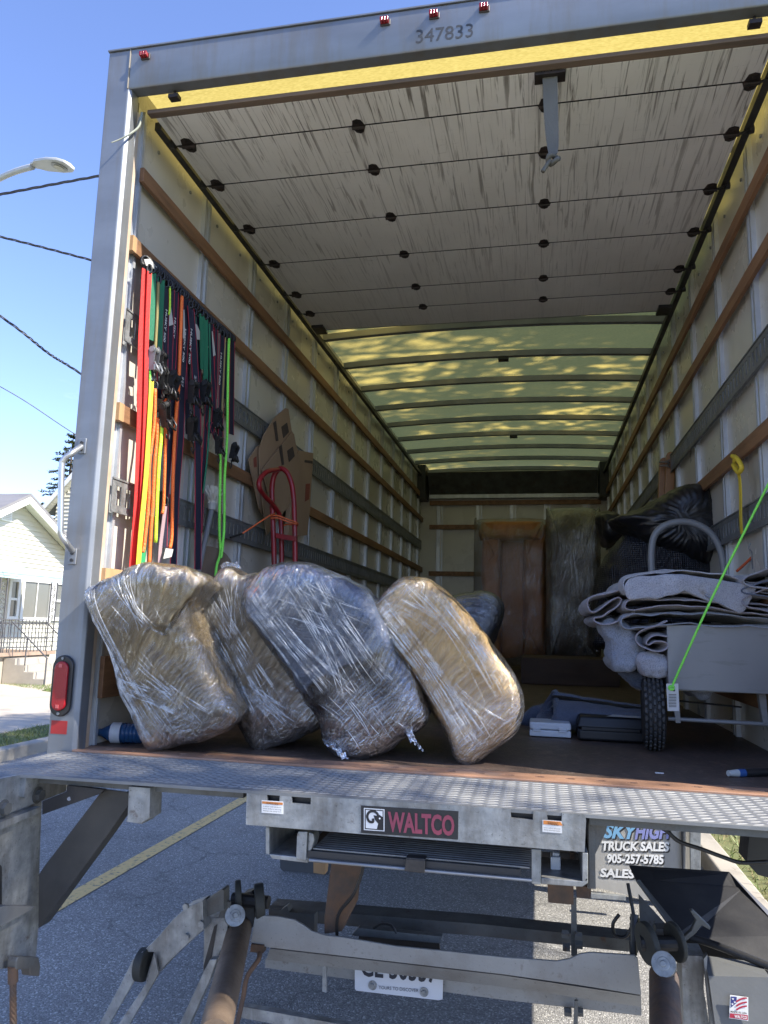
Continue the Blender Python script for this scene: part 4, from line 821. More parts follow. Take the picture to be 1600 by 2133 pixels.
MB().pp([(215, 1644), (262, 1650), (100, 1908), (80, 1934), (81, 1822), (90, 1808)], -.30, .006).pp([(262, 1650), (268, 1652), (268, 1676), (222, 1742), (84, 1930), (80, 1934), (100, 1908)], -.301, .05).each('diagonal_brace', mat('dark_brace_steel', (.055, .056, .056), (.035, .036, .036), 6, rough=.5, metal=.3, dirt=(.12, .11, .09), damt=.3), tk)
MB().pp([(268, 1638), (313, 1641), (311, 1705), (296, 1714), (296, 1717), (262, 1712), (265, 1706)], -.36, .07).build('hanging_tube', STEEL, tk, bevel=.004)
# ---- licence plate
yl = .444
lp = MB().pp([(739, 1978), (924, 1992), (922, 2082), (914, 2084), (742, 2064), (739, 2060)], yl, .003).build('licence_plate', mat('plate_white', (.62, .64, .66), (.55, .57, .6), 4, rough=.4), tk, bevel=.001)
BLU = mat('plate_ink', (.02, .025, .04), rough=.5)
text('plate_number', 'CE 50337', P(752, 2034, yl - .002), P(912, 2049, yl - .002), P(752, 1989, yl - .002), BLU, lp, .022)
text('plate_slogan', 'YOURS TO DISCOVER', P(789, 2060, yl - .002), P(872, 2067, yl - .002), P(789, 2053, yl - .002), BLU, lp)
for a, b_ in ((776, 2053), (883, 2067)):
    c = P(a, b_, yl - .004); MB().cyl(c + Vector((0, .003, 0)), c, .0155, 20).cyl(c, c - Vector((0, .008, 0)), .008, 6).build('plate_bolt', STEEL, lp)
MB().pp([(746, 1933), (921, 1951), (917, 1966), (732, 1949)], .42, .03).build('plate_lamp_bracket', STEELD, tk, bevel=.002)
MB().tube(catm([P(778, 1934, .42), P(795, 1925, .42), P(815, 1928, .42), P(826, 1944, .42)], 5), .004, 6).build('plate_lamp_wire', BLACK, tk)
MB().pp([(748, 1945), (915, 1963), (918, 2000), (745, 1985)], .47, .01).build('plate_backing', DARK, tk)
# ---- torsion beam
YT = .30
TB = mat('beam_grey_paint', (.32, .32, .305), (.25, .25, .24), 3, rough=.55, metal=.15, bump=.25, bscale=120, dirt=(.14, .11, .08), damt=.4, dscale=4, rust=.5)
top_ = [(536, 1907), (579, 1909), (614, 1916), (632, 1927), (650, 1940), (680, 1949), (712, 1952), (825, 1971), (937, 1982), (1050, 1994), (1161, 2002), (1187, 1997), (1208, 1987), (1232, 1984), (1322, 1990), (1329, 1996), (1336, 2074)]
MB().pp([(530, 1912)] + top_ + [(1200, 2052), (1050, 2031), (562, 1975), (521, 1965)], YT, .01).build('torsion_beam_face', TB, tk, bevel=.003)
b = MB(); A_ = [P(a, c, YT) for a, c in ((562, 1976), (1050, 2032), (1336, 2075))]; B_ = [P(a, c, YT + .05) for a, c in ((555, 1999), (1050, 2056), (1336, 2098))]; C_ = [P(a, c, YT + .06) for a, c in ((553, 2018), (1050, 2084), (1337, 2117))]
for X_, Y_ in ((A_, B_),):
    for i in range(2): b.add([X_[i], X_[i + 1], Y_[i + 1], Y_[i]], [(0, 1, 2, 3)]); b.add([p + Vector((0, .012, 0)) for p in (X_[i], X_[i + 1], Y_[i + 1], Y_[i])], [(0, 1, 2, 3)])
b.build('torsion_beam_lower', TB, tk)
MB().pp([(552, 1996), (1050, 2050), (1336, 2092), (1337, 2117), (1050, 2084), (551, 2017)], .47, .05).build('underride_bar', TB, tk, bevel=.003)
MB().pp([(560, 1890), (1000, 1925), (1330, 1960), (1330, 1985), (1000, 1950), (560, 1916)], .62, .1).build('rear_cross_member', STEELD, tk)
MB().pp([(523, 1967), (549, 1970), (548, 1986), (521, 1983)], YT - .01, .03).build('hose_bracket', RUSTY, tk)
MB().tube(catm([P(541, 1985, .27), P(538, 2000, .25), P(515, 2035, .22), P(506, 2080, .2), P(490, 2150, .15)], 6), .0085, 8).build('brake_hose', RUSTY, tk, smooth=180)
for sgn, pts_, wsh, rr in ((-1, ((499, 1934, 2.66), (446, 2160, 1.93)), (490, 1907, 2.58), .034), (1, ((1383, 2034, 2.28), (1389, 2190, 1.94)), (1382, 2008, 2.22), .034)):
    a_, b_ = PD(*pts_[0]), PD(*pts_[1])
    MB().cyl(a_, b_, .043, 28).build('lift_cylinder', CYL if sgn < 0 else RUSTY, tk, smooth=50)
    w_ = PD(*wsh); n_ = (CP - w_).normalized() + Vector((-.15 * sgn, 0, .1)); n_.normalize()
    o = MB().cyl(w_ - n_ * .03, w_, rr, 28, rr * 1.02).cyl(w_, w_ + n_ * .003, rr * .55, 20).cyl(w_, w_ + n_ * .009, .009, 6).build('pivot_pin', STEEL, tk, bevel=.003)
RB = mat('dark_rubber_roller', (.04, .042, .036), (.025, .026, .024), 8, rough=.7, bump=.2)
for c, r_, t_ in (((497, 1866, 2.68), .052, .022), ((541, 1878, 2.67), .060, .034), ((1349, 1965, 2.34), .062, .022), ((1407, 1962, 2.34), .058, .016)):
    w_ = PD(*c); ax = Vector((1, .42, .12)).normalized(); MB().cyl(w_ - ax * t_ / 2, w_ + ax * t_ / 2, r_, 32).build('roller_wheel', RB, tk, bevel=.005)
MB().cyl(PD(485, 1872, 2.69), PD(560, 1880, 2.66), .022, 12).cyl(PD(1335, 1965, 2.35), PD(1420, 1965, 2.33), .022, 12).each('roller_axle', DARK, tk)
MB().pp([(494, 1900), (506, 1862), (524, 1857), (530, 1870), (528, 1930), (505, 1945)], .36, .05).pp([(1360, 1960), (1368, 1935), (1395, 1935), (1402, 2020), (1364, 2025)], .33, .05).each('roller_bracket', STEELD, tk)
MB().pp([(560, 1893), (585, 1896), (598, 1887), (602, 1900), (655, 1905), (655, 1950), (560, 1912)], .5, .04).build('broken_bracket', STEELD, tk)
# fold-out arm on the left
ya_ = .18
b = MB(); arm = [(297, 1983), (330, 1950), (360, 1915), (388, 1889), (405, 1883), (422, 1876), (424, 1937), (390, 1968), (350, 2005), (322, 2036), (305, 2052), (303, 2040), (320, 1984), (300, 1984)]
MB().pp(arm, ya_, .06).build('fold_out_arm', STEEL, tk, bevel=.006)
MB().pp([(297, 1982), (276, 1999), (250, 2052), (200, 2145), (222, 2145), (262, 2075), (281, 2041)], ya_ - .02, .012).build('arm_fork', STEEL, tk, bevel=.003)
MB().pp([(321, 1984), (304, 2048), (280, 2085), (238, 2145), (264, 2145), (312, 2062), (330, 2030)], ya_ - .02, .012).build('arm_fork', STEEL, tk, bevel=.003)
w_ = P(297, 2010, ya_); MB().cyl(w_ - Vector((.016, -.004, 0)), w_ + Vector((.016, .004, 0)), .052, 28).build('arm_roller', RB, tk, bevel=.006)
MB().pp([(418, 1882), (462, 1853), (466, 1855), (466, 1896), (424, 1912)], ya_ + .03, .05).build('arm_end_plate', STEELD, tk)
MB().pp([(455, 1912), (462, 1890), (475, 1877), (479, 1880), (478, 1912)], ya_ + .06, .012).build('arm_end_ear', STEELD, tk)
MB().pp([(424, 1912), (478, 1911), (470, 1960), (452, 1996), (422, 2030), (424, 1960)], ya_ + .07, .05).build('arm_pivot_box', STEEL, tk, bevel=.003)
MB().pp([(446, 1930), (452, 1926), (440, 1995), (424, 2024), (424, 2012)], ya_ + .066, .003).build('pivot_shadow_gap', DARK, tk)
MB().pp([(437, 1999), (452, 1998), (436, 2045), (388, 2150), (366, 2150), (424, 2024)], ya_ + .02, .03).build('lower_link', STEEL, tk, bevel=.003)
for a, b_ in ((421, 1923), (390, 1950), (389, 1887)): c = P(a, b_, ya_); MB().cyl(c, c - Vector((0, .012, 0)), .011, 6).build('arm_bolt', STEEL, tk)
MB().bar(P(500, 2103, .25), P(760, 2150, .25), .03, .035).build('lower_cross_bar', STEEL, tk)
MB().pp([(672, 2012), (680, 2013), (680, 2068), (671, 2066)], .36, .01).build('plate_tab', STEEL, tk)
MB().pp([(1190, 1872), (1201, 1872), (1203, 1995), (1190, 1990)], .45, .01).pp([(1197, 2085), (1204, 2085), (1204, 2150), (1194, 2150)], .4, .01).each('frame_tab', STEELD, tk)
for a, b_ in ((1178, 1946), (1205, 1950), (1180, 1973), (1206, 1968), (1183, 2108), (1207, 2108)): c = P(a, b_, .44); MB().cyl(c - Vector((.012, 0, 0)), c + Vector((.012, 0, 0)), .014, 6).build('frame_bolt', STEELD, tk)
# chassis details behind
MB().box((-.45, -.02, -.24), (-.40, 7.5, -.06)).box((.40, -.02, -.24), (.45, 7.5, -.06)).each('chassis_rail', DARK, tk)
for k in range(18): MB().box((-1.2, .5 + k * .4, -.12), (1.2, .56 + k * .4, -.031)).build('floor_cross_member', STEELD, tk)
MB().pp([(690, 1800), (752, 1803), (748, 1822), (742, 1880), (712, 1940), (676, 1945), (676, 1910)], .35, .03).build('rust_hanger_plate', RUSTY, tk)
MB().tube(catm([P(757, 1800, .3), P(752, 1825, .3), P(735, 1865, .3), P(705, 1905, .32), P(702, 1950, .34)], 6), .006, 6).build('air_line', BLACK, tk)
MB().pp([(653, 1797), (678, 1799), (676, 1822), (653, 1818)], .9, .05).build('wood_block', WOODL, tk)
MB().pp([(1140, 1835), (1195, 1842), (1195, 1885), (1142, 1880)], .3, .05).build('bump_stop', RUSTY, tk)
MB().pp([(1200, 1845), (1232, 1848), (1230, 1872), (1202, 1870)], .4, .03).build('rust_bracket', RUSTY, tk)
# axle, wheels, mud flaps
YW = 3.25
def tyre(x, y, z, R_, W_, parent, nm='wheel', tread=28):
    M = Matrix.Translation((x, y, z)) @ Matrix.Rotation(math.pi / 2, 4, 'Y')
    b = MB(); b.lathe([(R_ * .56, -W_ * .42), (R_ * .75, -W_ * .5), (R_ * .93, -W_ * .47), (R_, -W_ * .36), (R_, W_ * .36), (R_ * .93, W_ * .47), (R_ * .75, W_ * .5), (R_ * .56, W_ * .42)], M, 40)
    t = b.build(nm, RUBBER, parent, smooth=40)
    MB().lathe([(0, .02), (R_ * .2, .03), (R_ * .25, -.02), (R_ * .5, -.04), (R_ * .57, W_ * .4), (R_ * .57, -W_ * .4), (R_ * .5, -W_ * .3), (0, -W_ * .3)], M, 28).build('rim', STEELD, t, smooth=40)
    return t
for x in (-1.11, -.80, .80, 1.11): tyre(x, YW, G + .46, .46, .25, tk)
for x in (-1.1, 1.1): tyre(x, 9.3, G + .46, .46, .25, tk)
MB().cyl((-1.2, YW, G + .46), (1.2, YW, G + .46), .06, 12).cyl((-.2, YW, G + .46), (.2, YW, G + .46), .19, 20).build('rear_axle', DARK, tk)
yf = 2.45
f = MB().pp([(1222, 1660), (1462, 1690), (1455, 1900), (1225, 1845)], yf, .012).build('mud_flap', FLAPM, tk)
fp = lambda a, b_: P(a, b_, yf - .003)
fs_ = lambda a, b_: P(a + 2.5, b_ + 3, yf - .0015)
SKB = mat('sky_blue_lettering', (.20, .42, .62), (.16, .34, .55), 4, rough=.5); SKP = mat('violet_blue_lettering', (.22, .24, .50), (.26, .28, .55), 4, rough=.5)
for s_, box, m_ in (('SKY', ((1256, 1746), (1322, 1749), (1264, 1716)), SKB), ('HIGH', ((1322, 1749), (1392, 1748), (1328, 1716)), SKP), ('TRUCK SALES', ((1252, 1772), (1393, 1774), (1254, 1752)), LETTER_W), ('905-257-5785', ((1264, 1798), (1382, 1801), (1265, 1778)), LETTER_W), ('SALES&SERVICE', ((1250, 1827), (1440, 1836), (1252, 1808)), LETTER_W)):
    text('lettering', s_, fs_(*box[0]), fs_(*box[1]), fs_(*box[2]), LETTER_B, f, .05); text('lettering', s_, fp(*box[0]), fp(*box[1]), fp(*box[2]), m_, f, .04)
MB().pp([(1418, 1680), (1424, 1681), (1424, 1812), (1421, 1812)], yf - .02, .01).build('flap_edge_bar', DARK, tk); MB().pp([(1436, 1680), (1461, 1682), (1459, 1880), (1440, 1880)], yf - .04, .02).build('flap_side_strip', STEEL, tk, bevel=.004)
MB().pp([(583, 1780), (686, 1785), (690, 1800), (684, 1822), (592, 1819), (583, 1808)], yf, .012).build('mud_flap', mat('dark_flap', (.07, .075, .08), rough=.6), tk, bevel=.004)
MB().pp([(1232, 1862), (1304, 1868), (1304, 1876), (1232, 1871)], 2.2, .03).build('bumper_bar', STEEL, tk)
# right hand control box, guard and pump housing
HB_ = mat('black_guard_plastic', (.012, .012, .014), (.02, .02, .022), 5, rough=.75, bump=.15, dirt=(.06, .056, .05), damt=.2, dscale=5)
b = MB(); t0 = [P(1311, 1802, .75), P(1519, 1816, .75), P(1548, 1850, .70), P(1326, 1834, .62)]
b.add(t0 + [p + Vector((0, 0, -.006)) for p in t0], [(0, 1, 2, 3), (7, 6, 5, 4), (0, 4, 5, 1), (1, 5, 6, 2), (2, 6, 7, 3), (3, 7, 4, 0)])
gd = b.build('wheel_guard', HB_, tk)
def sheet4(q, nm, m_, parent, th=.005):
    n_ = (q[1] - q[0]).cross(q[2] - q[0]).normalized() * th; return MB().prism(q, n_).build(nm, m_, parent)
sheet4([P(1326, 1834, .62), P(1548, 1850, .70), P(1440, 1952, .44), P(1416, 1942, .42)], 'guard_inner', HB_, gd)
sheet4([P(1548, 1850, .70), P(1640, 1950, .5), P(1640, 2040, .38), P(1440, 1952, .44)], 'guard_flare', HB_, gd)
sheet4([P(1519, 1816, .75), P(1640, 1935, .55), P(1640, 1952, .5), P(1548, 1850, .70)], 'guard_rim', mat('guard_rim', (.12, .12, .125), rough=.45), gd)
sheet4([P(1326, 1834, .60), P(1333, 1832, .62), P(1420, 1940, .42), P(1408, 1945, .40)], 'guard_bead', STEELD, gd)
sheet4([P(1330, 1862, .50), P(1405, 1945, .40), P(1400, 1950, .40), P(1333, 1925, .42)], 'guard_side', STEELD, gd)
MB().pp([(1412, 1944), (1640, 2032), (1640, 2075), (1480, 2002), (1420, 1994)], .5, .05).build('guard_back', HB_, gd)
MB().pp([(1437, 1897), (1444, 1896), (1481, 1932), (1479, 1938), (1462, 1928), (1450, 1945), (1418, 1970), (1413, 1962), (1440, 1938), (1450, 1917)], .38, .02).build('foot_pedal', STEELD, tk, bevel=.003)
MB().tube(catm([P(1436, 1952, .42), P(1470, 1962, .4), P(1520, 1980, .36), P(1620, 2020, .3)], 6), .012, 10).build('guard_tube', DARK, tk, smooth=180)
hs = MB().pp([(1420, 1990), (1468, 1992), (1466, 2060), (1480, 2150), (1425, 2150)], .34, .1).pp([(1466, 1998), (1474, 1988), (1472, 2030), (1490, 2150), (1482, 2150)], .28, .02).each('pump_mount', STEEL, tk)
b = MB(); q = [P(1465, 1990, .36), P(1583, 2005, .36), P(1604, 2036, .24), P(1476, 2033, .24)]; q2 = [P(1495, 2170, .22), P(1640, 2170, .22)]
b.add([q[0], q[1], q[2], q[3], q2[0], q2[1]], [(0, 1, 2, 3), (3, 2, 5, 4)]); b.add([q[2], q[1], q[1] + Vector((.02, 0, -.4)), q2[1]], [(0, 1, 2, 3)]); b.add([q[0], q[3], q2[0], q[0] + Vector((.02, 0, -.4))], [(0, 1, 2, 3)])
ph_ = b.build('pump_housing', mat('housing_grey', (.15, .155, .155), (.11, .115, .115), 4, rough=.5, bump=.1, dirt=(.2, .18, .15), damt=.35), tk)
ysk = .22
s3 = MB().pp([(1521, 2073), (1559, 2078), (1559, 2127), (1519, 2121)], ysk, .0015).build('flag_sticker', LETTER_W, ph_)
NB = mat('navy_print', (.03, .04, .20), rough=.5); RD = mat('red_print', (.45, .03, .06), rough=.5)
MB().pp([(1523, 2076), (1535, 2077), (1534, 2090), (1523, 2099)], ysk - .001, .0005).build('flag_canton', NB, s3)
for (a, b_) in ((1527, 2081), (1531, 2088), (1526, 2092)):
    c = P(a, b_, ysk - .0016); star = [c + Vector((math.sin(k * math.pi / 5), 0, math.cos(k * math.pi / 5))) * (.004 if k % 2 == 0 else .0016) for k in range(10)]; MB().prism(star, (0, .0004, 0)).build('star', LETTER_W, s3)
for dy in (0, 9, 17): MB().ribbon(catm([P(1534, 2096 - 9 + dy, ysk - .0014), P(1540, 2087 - 4 + dy, ysk - .0014), P(1548, 2083 - 3 + dy, ysk - .0014), P(1556, 2079 + dy, ysk - .0014)], 4), (0, .0001, 0), .0022).build('flag_stripe', RD, s3)
text('lettering', 'MADE IN USA', P(1522, 2109, ysk - .001), P(1556, 2113, ysk - .001), P(1522, 2105, ysk - .001), LETTER_B, s3, .02)
MB().pp([(1521, 2111), (1558, 2115), (1558, 2125), (1520, 2120)], ysk - .001, .0005).build('red_band', RD, s3)
text('lettering', 'WALTCO', P(1530, 2120, ysk - .0016), P(1556, 2123, ysk - .0016), P(1530, 2113.5, ysk - .0016), LETTER_W, s3, .03)
MB().tube(catm([P(1372, 1722, .1), P(1390, 1732, .1), P(1415, 1753, .1), P(1462, 1769, .1), P(1508, 1786, .1), P(1545, 1797, .1), P(1600, 1795, .1)], 6), .006, 8).build('black_hose', BLACK, tk, smooth=180)
MB().pp([(1562, 1735), (1640, 1742), (1640, 1840), (1578, 1822), (1556, 1795)], .2, .1).build('right_lift_bracket', DARK, tk)
MB().tube(catm([P(1290, 1905, .5), P(1277, 1925, .5), P(1282, 1948, .5), P(1305, 1950, .5), P(1322, 1915, .5)], 6), .006, 8).build('looped_hose', BLACK, tk, smooth=180)
b = MB(); b.cyl(P(1322, 1905, .45), P(1322, 1962, .42), .014, 12); b.cyl(P(1318, 1960, .42), P(1320, 1990, .41), .012, 12)
for k in range(4): b.cyl(P(1322, 1912 + k * 13, .45), P(1322, 1917 + k * 13, .45), .0165, 12)
b.cyl(P(1308, 1840, .5), P(1320, 1905, .46), .006, 8); b.build('hose_fitting', BLACK, tk)
#@@CARGO
# ================================================================== CARGO
# ---- film wrapped bundles at the opening
def bundle(name, pix, yc, df, db, mbody, mfilm, lab, seed, e=.6, amp=.02, fr=5, ridge=0, group='film wrapped bundles', shear=0, lean=0, N=200):
    a, b = puff(pix, yc, df, db, e=e, amp=amp, fr=fr, ridge=ridge, seed=seed, shear=shear, lean=lean, N=N, K=60, inset=.014)
    zs = min(v.z for v in a.v); ctr_ = sum(a.v, Vector()) / len(a.v)
    rt = root(name, (ctr_.x, ctr_.y, 0), lab, 'wrapped bundle', group)
    a.build('padding', mbody, rt, smooth=180); b.build('stretch_film', mfilm, rt, smooth=180); return rt
KHAKI = clothmat('khaki_quilt', (.44, .335, .18), (.32, .24, .125), 1.0); KHAKI2 = clothmat('taupe_quilt', (.35, .28, .185), (.25, .20, .13), 1.0); CREAM = clothmat('cream_quilt', (.80, .58, .28), (.64, .46, .22), 1.0)
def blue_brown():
    m, n, l, b = newmat('blue_over_dark_brown'); t = n.new('ShaderNodeTexCoord'); mp_ = n.new('ShaderNodeMapping'); mp_.inputs['Rotation'].default_value = (0, math.radians(30), 0); l.new(t.outputs['Object'], mp_.inputs[0])
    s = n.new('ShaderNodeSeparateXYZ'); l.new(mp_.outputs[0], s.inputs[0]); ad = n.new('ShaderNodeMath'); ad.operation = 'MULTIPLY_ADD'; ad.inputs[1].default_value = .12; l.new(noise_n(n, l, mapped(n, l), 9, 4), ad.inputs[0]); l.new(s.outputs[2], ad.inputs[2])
    f = rampn(n, l, ad.outputs[0], [(.29, (0, 0, 0)), (.305, (1, 1, 1))])  # colour switches along a slanted line, dark brown below, blue above
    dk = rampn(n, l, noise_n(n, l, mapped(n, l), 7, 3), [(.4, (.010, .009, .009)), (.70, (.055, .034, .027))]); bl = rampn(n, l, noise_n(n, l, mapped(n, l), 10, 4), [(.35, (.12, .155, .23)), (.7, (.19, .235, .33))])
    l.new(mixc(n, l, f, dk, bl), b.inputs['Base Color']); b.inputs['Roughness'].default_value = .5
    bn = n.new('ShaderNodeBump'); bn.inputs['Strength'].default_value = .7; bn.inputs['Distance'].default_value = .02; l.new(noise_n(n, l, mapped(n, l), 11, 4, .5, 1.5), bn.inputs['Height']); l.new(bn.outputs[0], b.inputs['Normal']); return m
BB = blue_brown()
bundle('wrapped_bundle', [(182, 1232), (212, 1212), (245, 1196), (287, 1177), (329, 1170), (391, 1180), (430, 1200), (412, 1228), (396, 1258), (416, 1312), (450, 1387), (484, 1455), (499, 1497), (459, 1532), (391, 1550), (350, 1562), (322, 1570), (306, 1545), (283, 1490), (263, 1450), (236, 1357), (210, 1300)], .11, .07, .42, KHAKI, filmmat('film_a', math.radians(-28), .975, 1.3, 1.0, .6, .14, .34), 'leftmost film wrapped khaki bundle leaning by the left post', 1, e=.38, amp=.014, fr=6, ridge=.016, lean=.26)
bundle('wrapped_bundle', [(386, 1256), (411, 1223), (446, 1203), (462, 1182), (482, 1178), (507, 1195), (560, 1200), (600, 1260), (640, 1340), (675, 1430), (678, 1500), (631, 1538), (580, 1555), (546, 1570), (524, 1550), (500, 1505), (477, 1439), (442, 1371), (404, 1302)], .30, .07, .45, KHAKI2, filmmat('film_b', math.radians(-30), .975, 4.1, 1.0, .5, .16, .22), 'taupe film wrapped bundle with a knotted top, second from the left post', 2, e=.42, amp=.014, fr=6, ridge=.014, lean=.2)
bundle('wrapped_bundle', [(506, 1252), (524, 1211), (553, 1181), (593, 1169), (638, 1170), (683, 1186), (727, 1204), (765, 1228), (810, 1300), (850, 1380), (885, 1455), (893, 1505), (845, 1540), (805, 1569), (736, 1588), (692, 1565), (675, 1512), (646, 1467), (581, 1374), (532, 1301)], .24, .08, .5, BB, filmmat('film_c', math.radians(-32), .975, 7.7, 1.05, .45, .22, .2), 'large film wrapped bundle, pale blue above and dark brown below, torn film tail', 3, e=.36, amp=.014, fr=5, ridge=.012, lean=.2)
bundle('wrapped_bundle', [(748, 1272), (784, 1248), (809, 1225), (837, 1203), (866, 1201), (898, 1210), (939, 1238), (988, 1290), (1028, 1341), (1069, 1398), (1089, 1439), (1094, 1475), (1086, 1510), (1066, 1540), (1008, 1580), (972, 1598), (960, 1586), (947, 1552), (922, 1512), (866, 1422), (817, 1358), (776, 1309)], .27, .07, .42, CREAM, filmmat('film_d', math.radians(-36), .975, 11.9, 1.0, .55, .14, .2), 'cream film wrapped bundle with a rounded right end, rightmost of the four leaning', 4, e=.38, amp=.014, fr=5, ridge=.010, lean=.15)
DKGREY = clothmat('slate_cloth', (.10, .11, .13), (.07, .075, .09))
bundle('wrapped_bundle', [(940, 1240), (985, 1232), (1020, 1230), (1045, 1248), (1050, 1275), (1040, 1310), (1020, 1370), (1000, 1480), (930, 1500), (900, 1380), (905, 1270)], 1.3, .14, .3, DKGREY, filmmat('film_e', 1.2, .92, 3.3, 1.0, .5, .15), 'small slate grey wrapped roll poking up behind the cream bundle', 5, e=.6, amp=.012, group=None)
# highlights along ridges where the film is pulled tight, drawn as thin pale strands
from mathutils.bvhtree import BVHTree
def strandmat():
    m, n, l, b = newmat('stretch_film_strand'); out = [x for x in n if x.type == 'OUTPUT_MATERIAL'][0]; b.inputs['Base Color'].default_value = (.80, .82, .84, 1); b.inputs['Roughness'].default_value = .18; b.inputs['Specular IOR Level'].default_value = .9
    tp = n.new('ShaderNodeBsdfTransparent'); ms = n.new('ShaderNodeMixShader'); f = rampn(n, l, noise_n(n, l, mapped(n, l), 22, 4), [(.42, (.06, .06, .06)), (.66, (.75, .75, .75))]); l.new(f, ms.inputs[0]); l.new(tp.outputs[0], ms.inputs[1]); l.new(b.outputs[0], ms.inputs[2]); l.new(ms.outputs[0], out.inputs[0]); return m
STRAND = strandmat()
def ridges(bd_, fans, seed, r0=.0008):
    r = random.Random(seed); sh = [c for c in bpy.data.objects if c.parent == bd_ and c.name.startswith('stretch_film')][0]; off = OFF[sh.name]
    bv = BVHTree.FromPolygons([v.co + off for v in sh.data.vertices], [tuple(p.vertices) for p in sh.data.polygons]); m_ = MB()
    for (a0, a1), (m0, m1), (b0, b1), cnt in fans:
        for k in range(cnt):
            lp2 = lambda p, q, t: (p[0] + (q[0] - p[0]) * t, p[1] + (q[1] - p[1]) * t)
            t = r.random(); tm = min(1, max(0, t + r.gauss(0, .12))); tb_ = min(1, max(0, t + r.gauss(0, .18))); A, M_, B = lp2(a0, a1, t), lp2(m0, m1, tm), lp2(b0, b1, tb_)
            s0, s1_ = (0, 1) if r.random() < .45 else sorted((r.random(), r.random())); pts = []
            for q in range(25):
                u = s0 + (s1_ - s0) * q / 24; x = (1 - u) ** 2 * A[0] + 2 * u * (1 - u) * M_[0] + u * u * B[0]; y = (1 - u) ** 2 * A[1] + 2 * u * (1 - u) * M_[1] + u * u * B[1]
                p = P(x, y, .12); d_ = Vector((0, 1, 0)); hit = bv.ray_cast(Vector((p.x, -1, p.z)), d_)[0]
                if hit is not None and hit.y < .5: pts.append(hit - Vector((0, .0012, 0)))
                elif len(pts) > 3: break
                else: pts = []
            if len(pts) > 4: m_.tube(pts, r0 * r.uniform(.6, 1.7), 4, rfun=lambda t_: .25 + 1.5 * min(t_, 1 - t_) ** .5)
    m_.build('film_ridge_highlights', STRAND, bd_, smooth=180, kind='stuff')
BO = bpy.data.objects
ridges(BO['wrapped_bundle'], [(((188, 1234), (262, 1212)), ((262, 1370), (290, 1360)), ((318, 1560), (395, 1530)), 55), (((225, 1330), (262, 1440)), ((290, 1390), (300, 1430)), ((400, 1420), (440, 1500)), 21), (((260, 1215), (380, 1200)), ((300, 1260), (380, 1260)), ((330, 1330), (400, 1300)), 16), (((300, 1420), (350, 1350)), ((360, 1450), (400, 1420)), ((400, 1530), (480, 1480)), 18), (((192, 1250), (250, 1400)), ((205, 1290), (270, 1440)), ((230, 1340), (315, 1550)), 24)], 1)
ridges(BO['wrapped_bundle.001'], [(((392, 1258), (450, 1215)), ((450, 1350), (500, 1330)), ((520, 1540), (600, 1500)), 37), (((430, 1230), (500, 1220)), ((440, 1280), (500, 1280)), ((410, 1330), (520, 1330)), 13), (((470, 1440), (520, 1420)), ((540, 1480), (560, 1460)), ((560, 1545), (640, 1480)), 18)], 2)
ridges(BO['wrapped_bundle.002'], [(((512, 1255), (560, 1215)), ((590, 1350), (620, 1330)), ((650, 1455), (730, 1420)), 43), (((560, 1200), (700, 1200)), ((640, 1290), (740, 1300)), ((700, 1460), (840, 1440)), 37), (((655, 1470), (760, 1400)), ((720, 1500), (800, 1470)), ((750, 1575), (850, 1520)), 18), (((540, 1290), (640, 1200)), ((640, 1300), (700, 1250)), ((720, 1350), (800, 1280)), 14)], 3)
ridges(BO['wrapped_bundle.003'], [(((752, 1275), (800, 1240)), ((850, 1370), (890, 1340)), ((952, 1560), (1010, 1540)), 55), (((840, 1215), (930, 1240)), ((930, 1300), (1000, 1330)), ((1010, 1470), (1075, 1440)), 24), (((900, 1480), (950, 1420)), ((960, 1520), (1000, 1480)), ((985, 1585), (1060, 1510)), 16), (((780, 1270), (860, 1230)), ((840, 1270), (900, 1260)), ((900, 1330), (960, 1290)), 12)], 4)
# torn film tails and corners
FT = filmmat('film_tail', .3, .7, 5, 1.2, .6)
def crumple(name, pts, w0, rt, seed):
    r = random.Random(seed); pts = catm(pts, 6); b = MB(); n_ = len(pts); vs = []
    for i, p in enumerate(pts):
        w_ = w0 * (1 - .75 * i / n_)
        for k in range(5): vs.append(p + Vector(((k / 4 - .5) * w_, r.uniform(-.012, .012), r.uniform(-.006, .006))))
    b.add(vs, [(i * 5 + k, i * 5 + k + 1, i * 5 + k + 6, i * 5 + k + 5) for i in range(n_ - 1) for k in range(4)]); return b.build(name, FT, rt)
rb3 = bpy.data.objects['wrapped_bundle.002']; rb2 = bpy.data.objects['wrapped_bundle.001']
crumple('film_tail', [P(845, 1500, .17), P(850, 1520, .17), P(858, 1538, .17), P(868, 1550, .16), P(880, 1562, .16)], .035, rb3, 1)
crumple('film_tail', [P(690, 1535, .17), P(683, 1546, .16), P(700, 1560, .15), P(722, 1580, .14)], .05, rb3, 2)
crumple('film_tail', [P(480, 1192, .30), P(470, 1178, .30), P(485, 1172, .30), P(500, 1185, .3)], .06, rb2, 3)
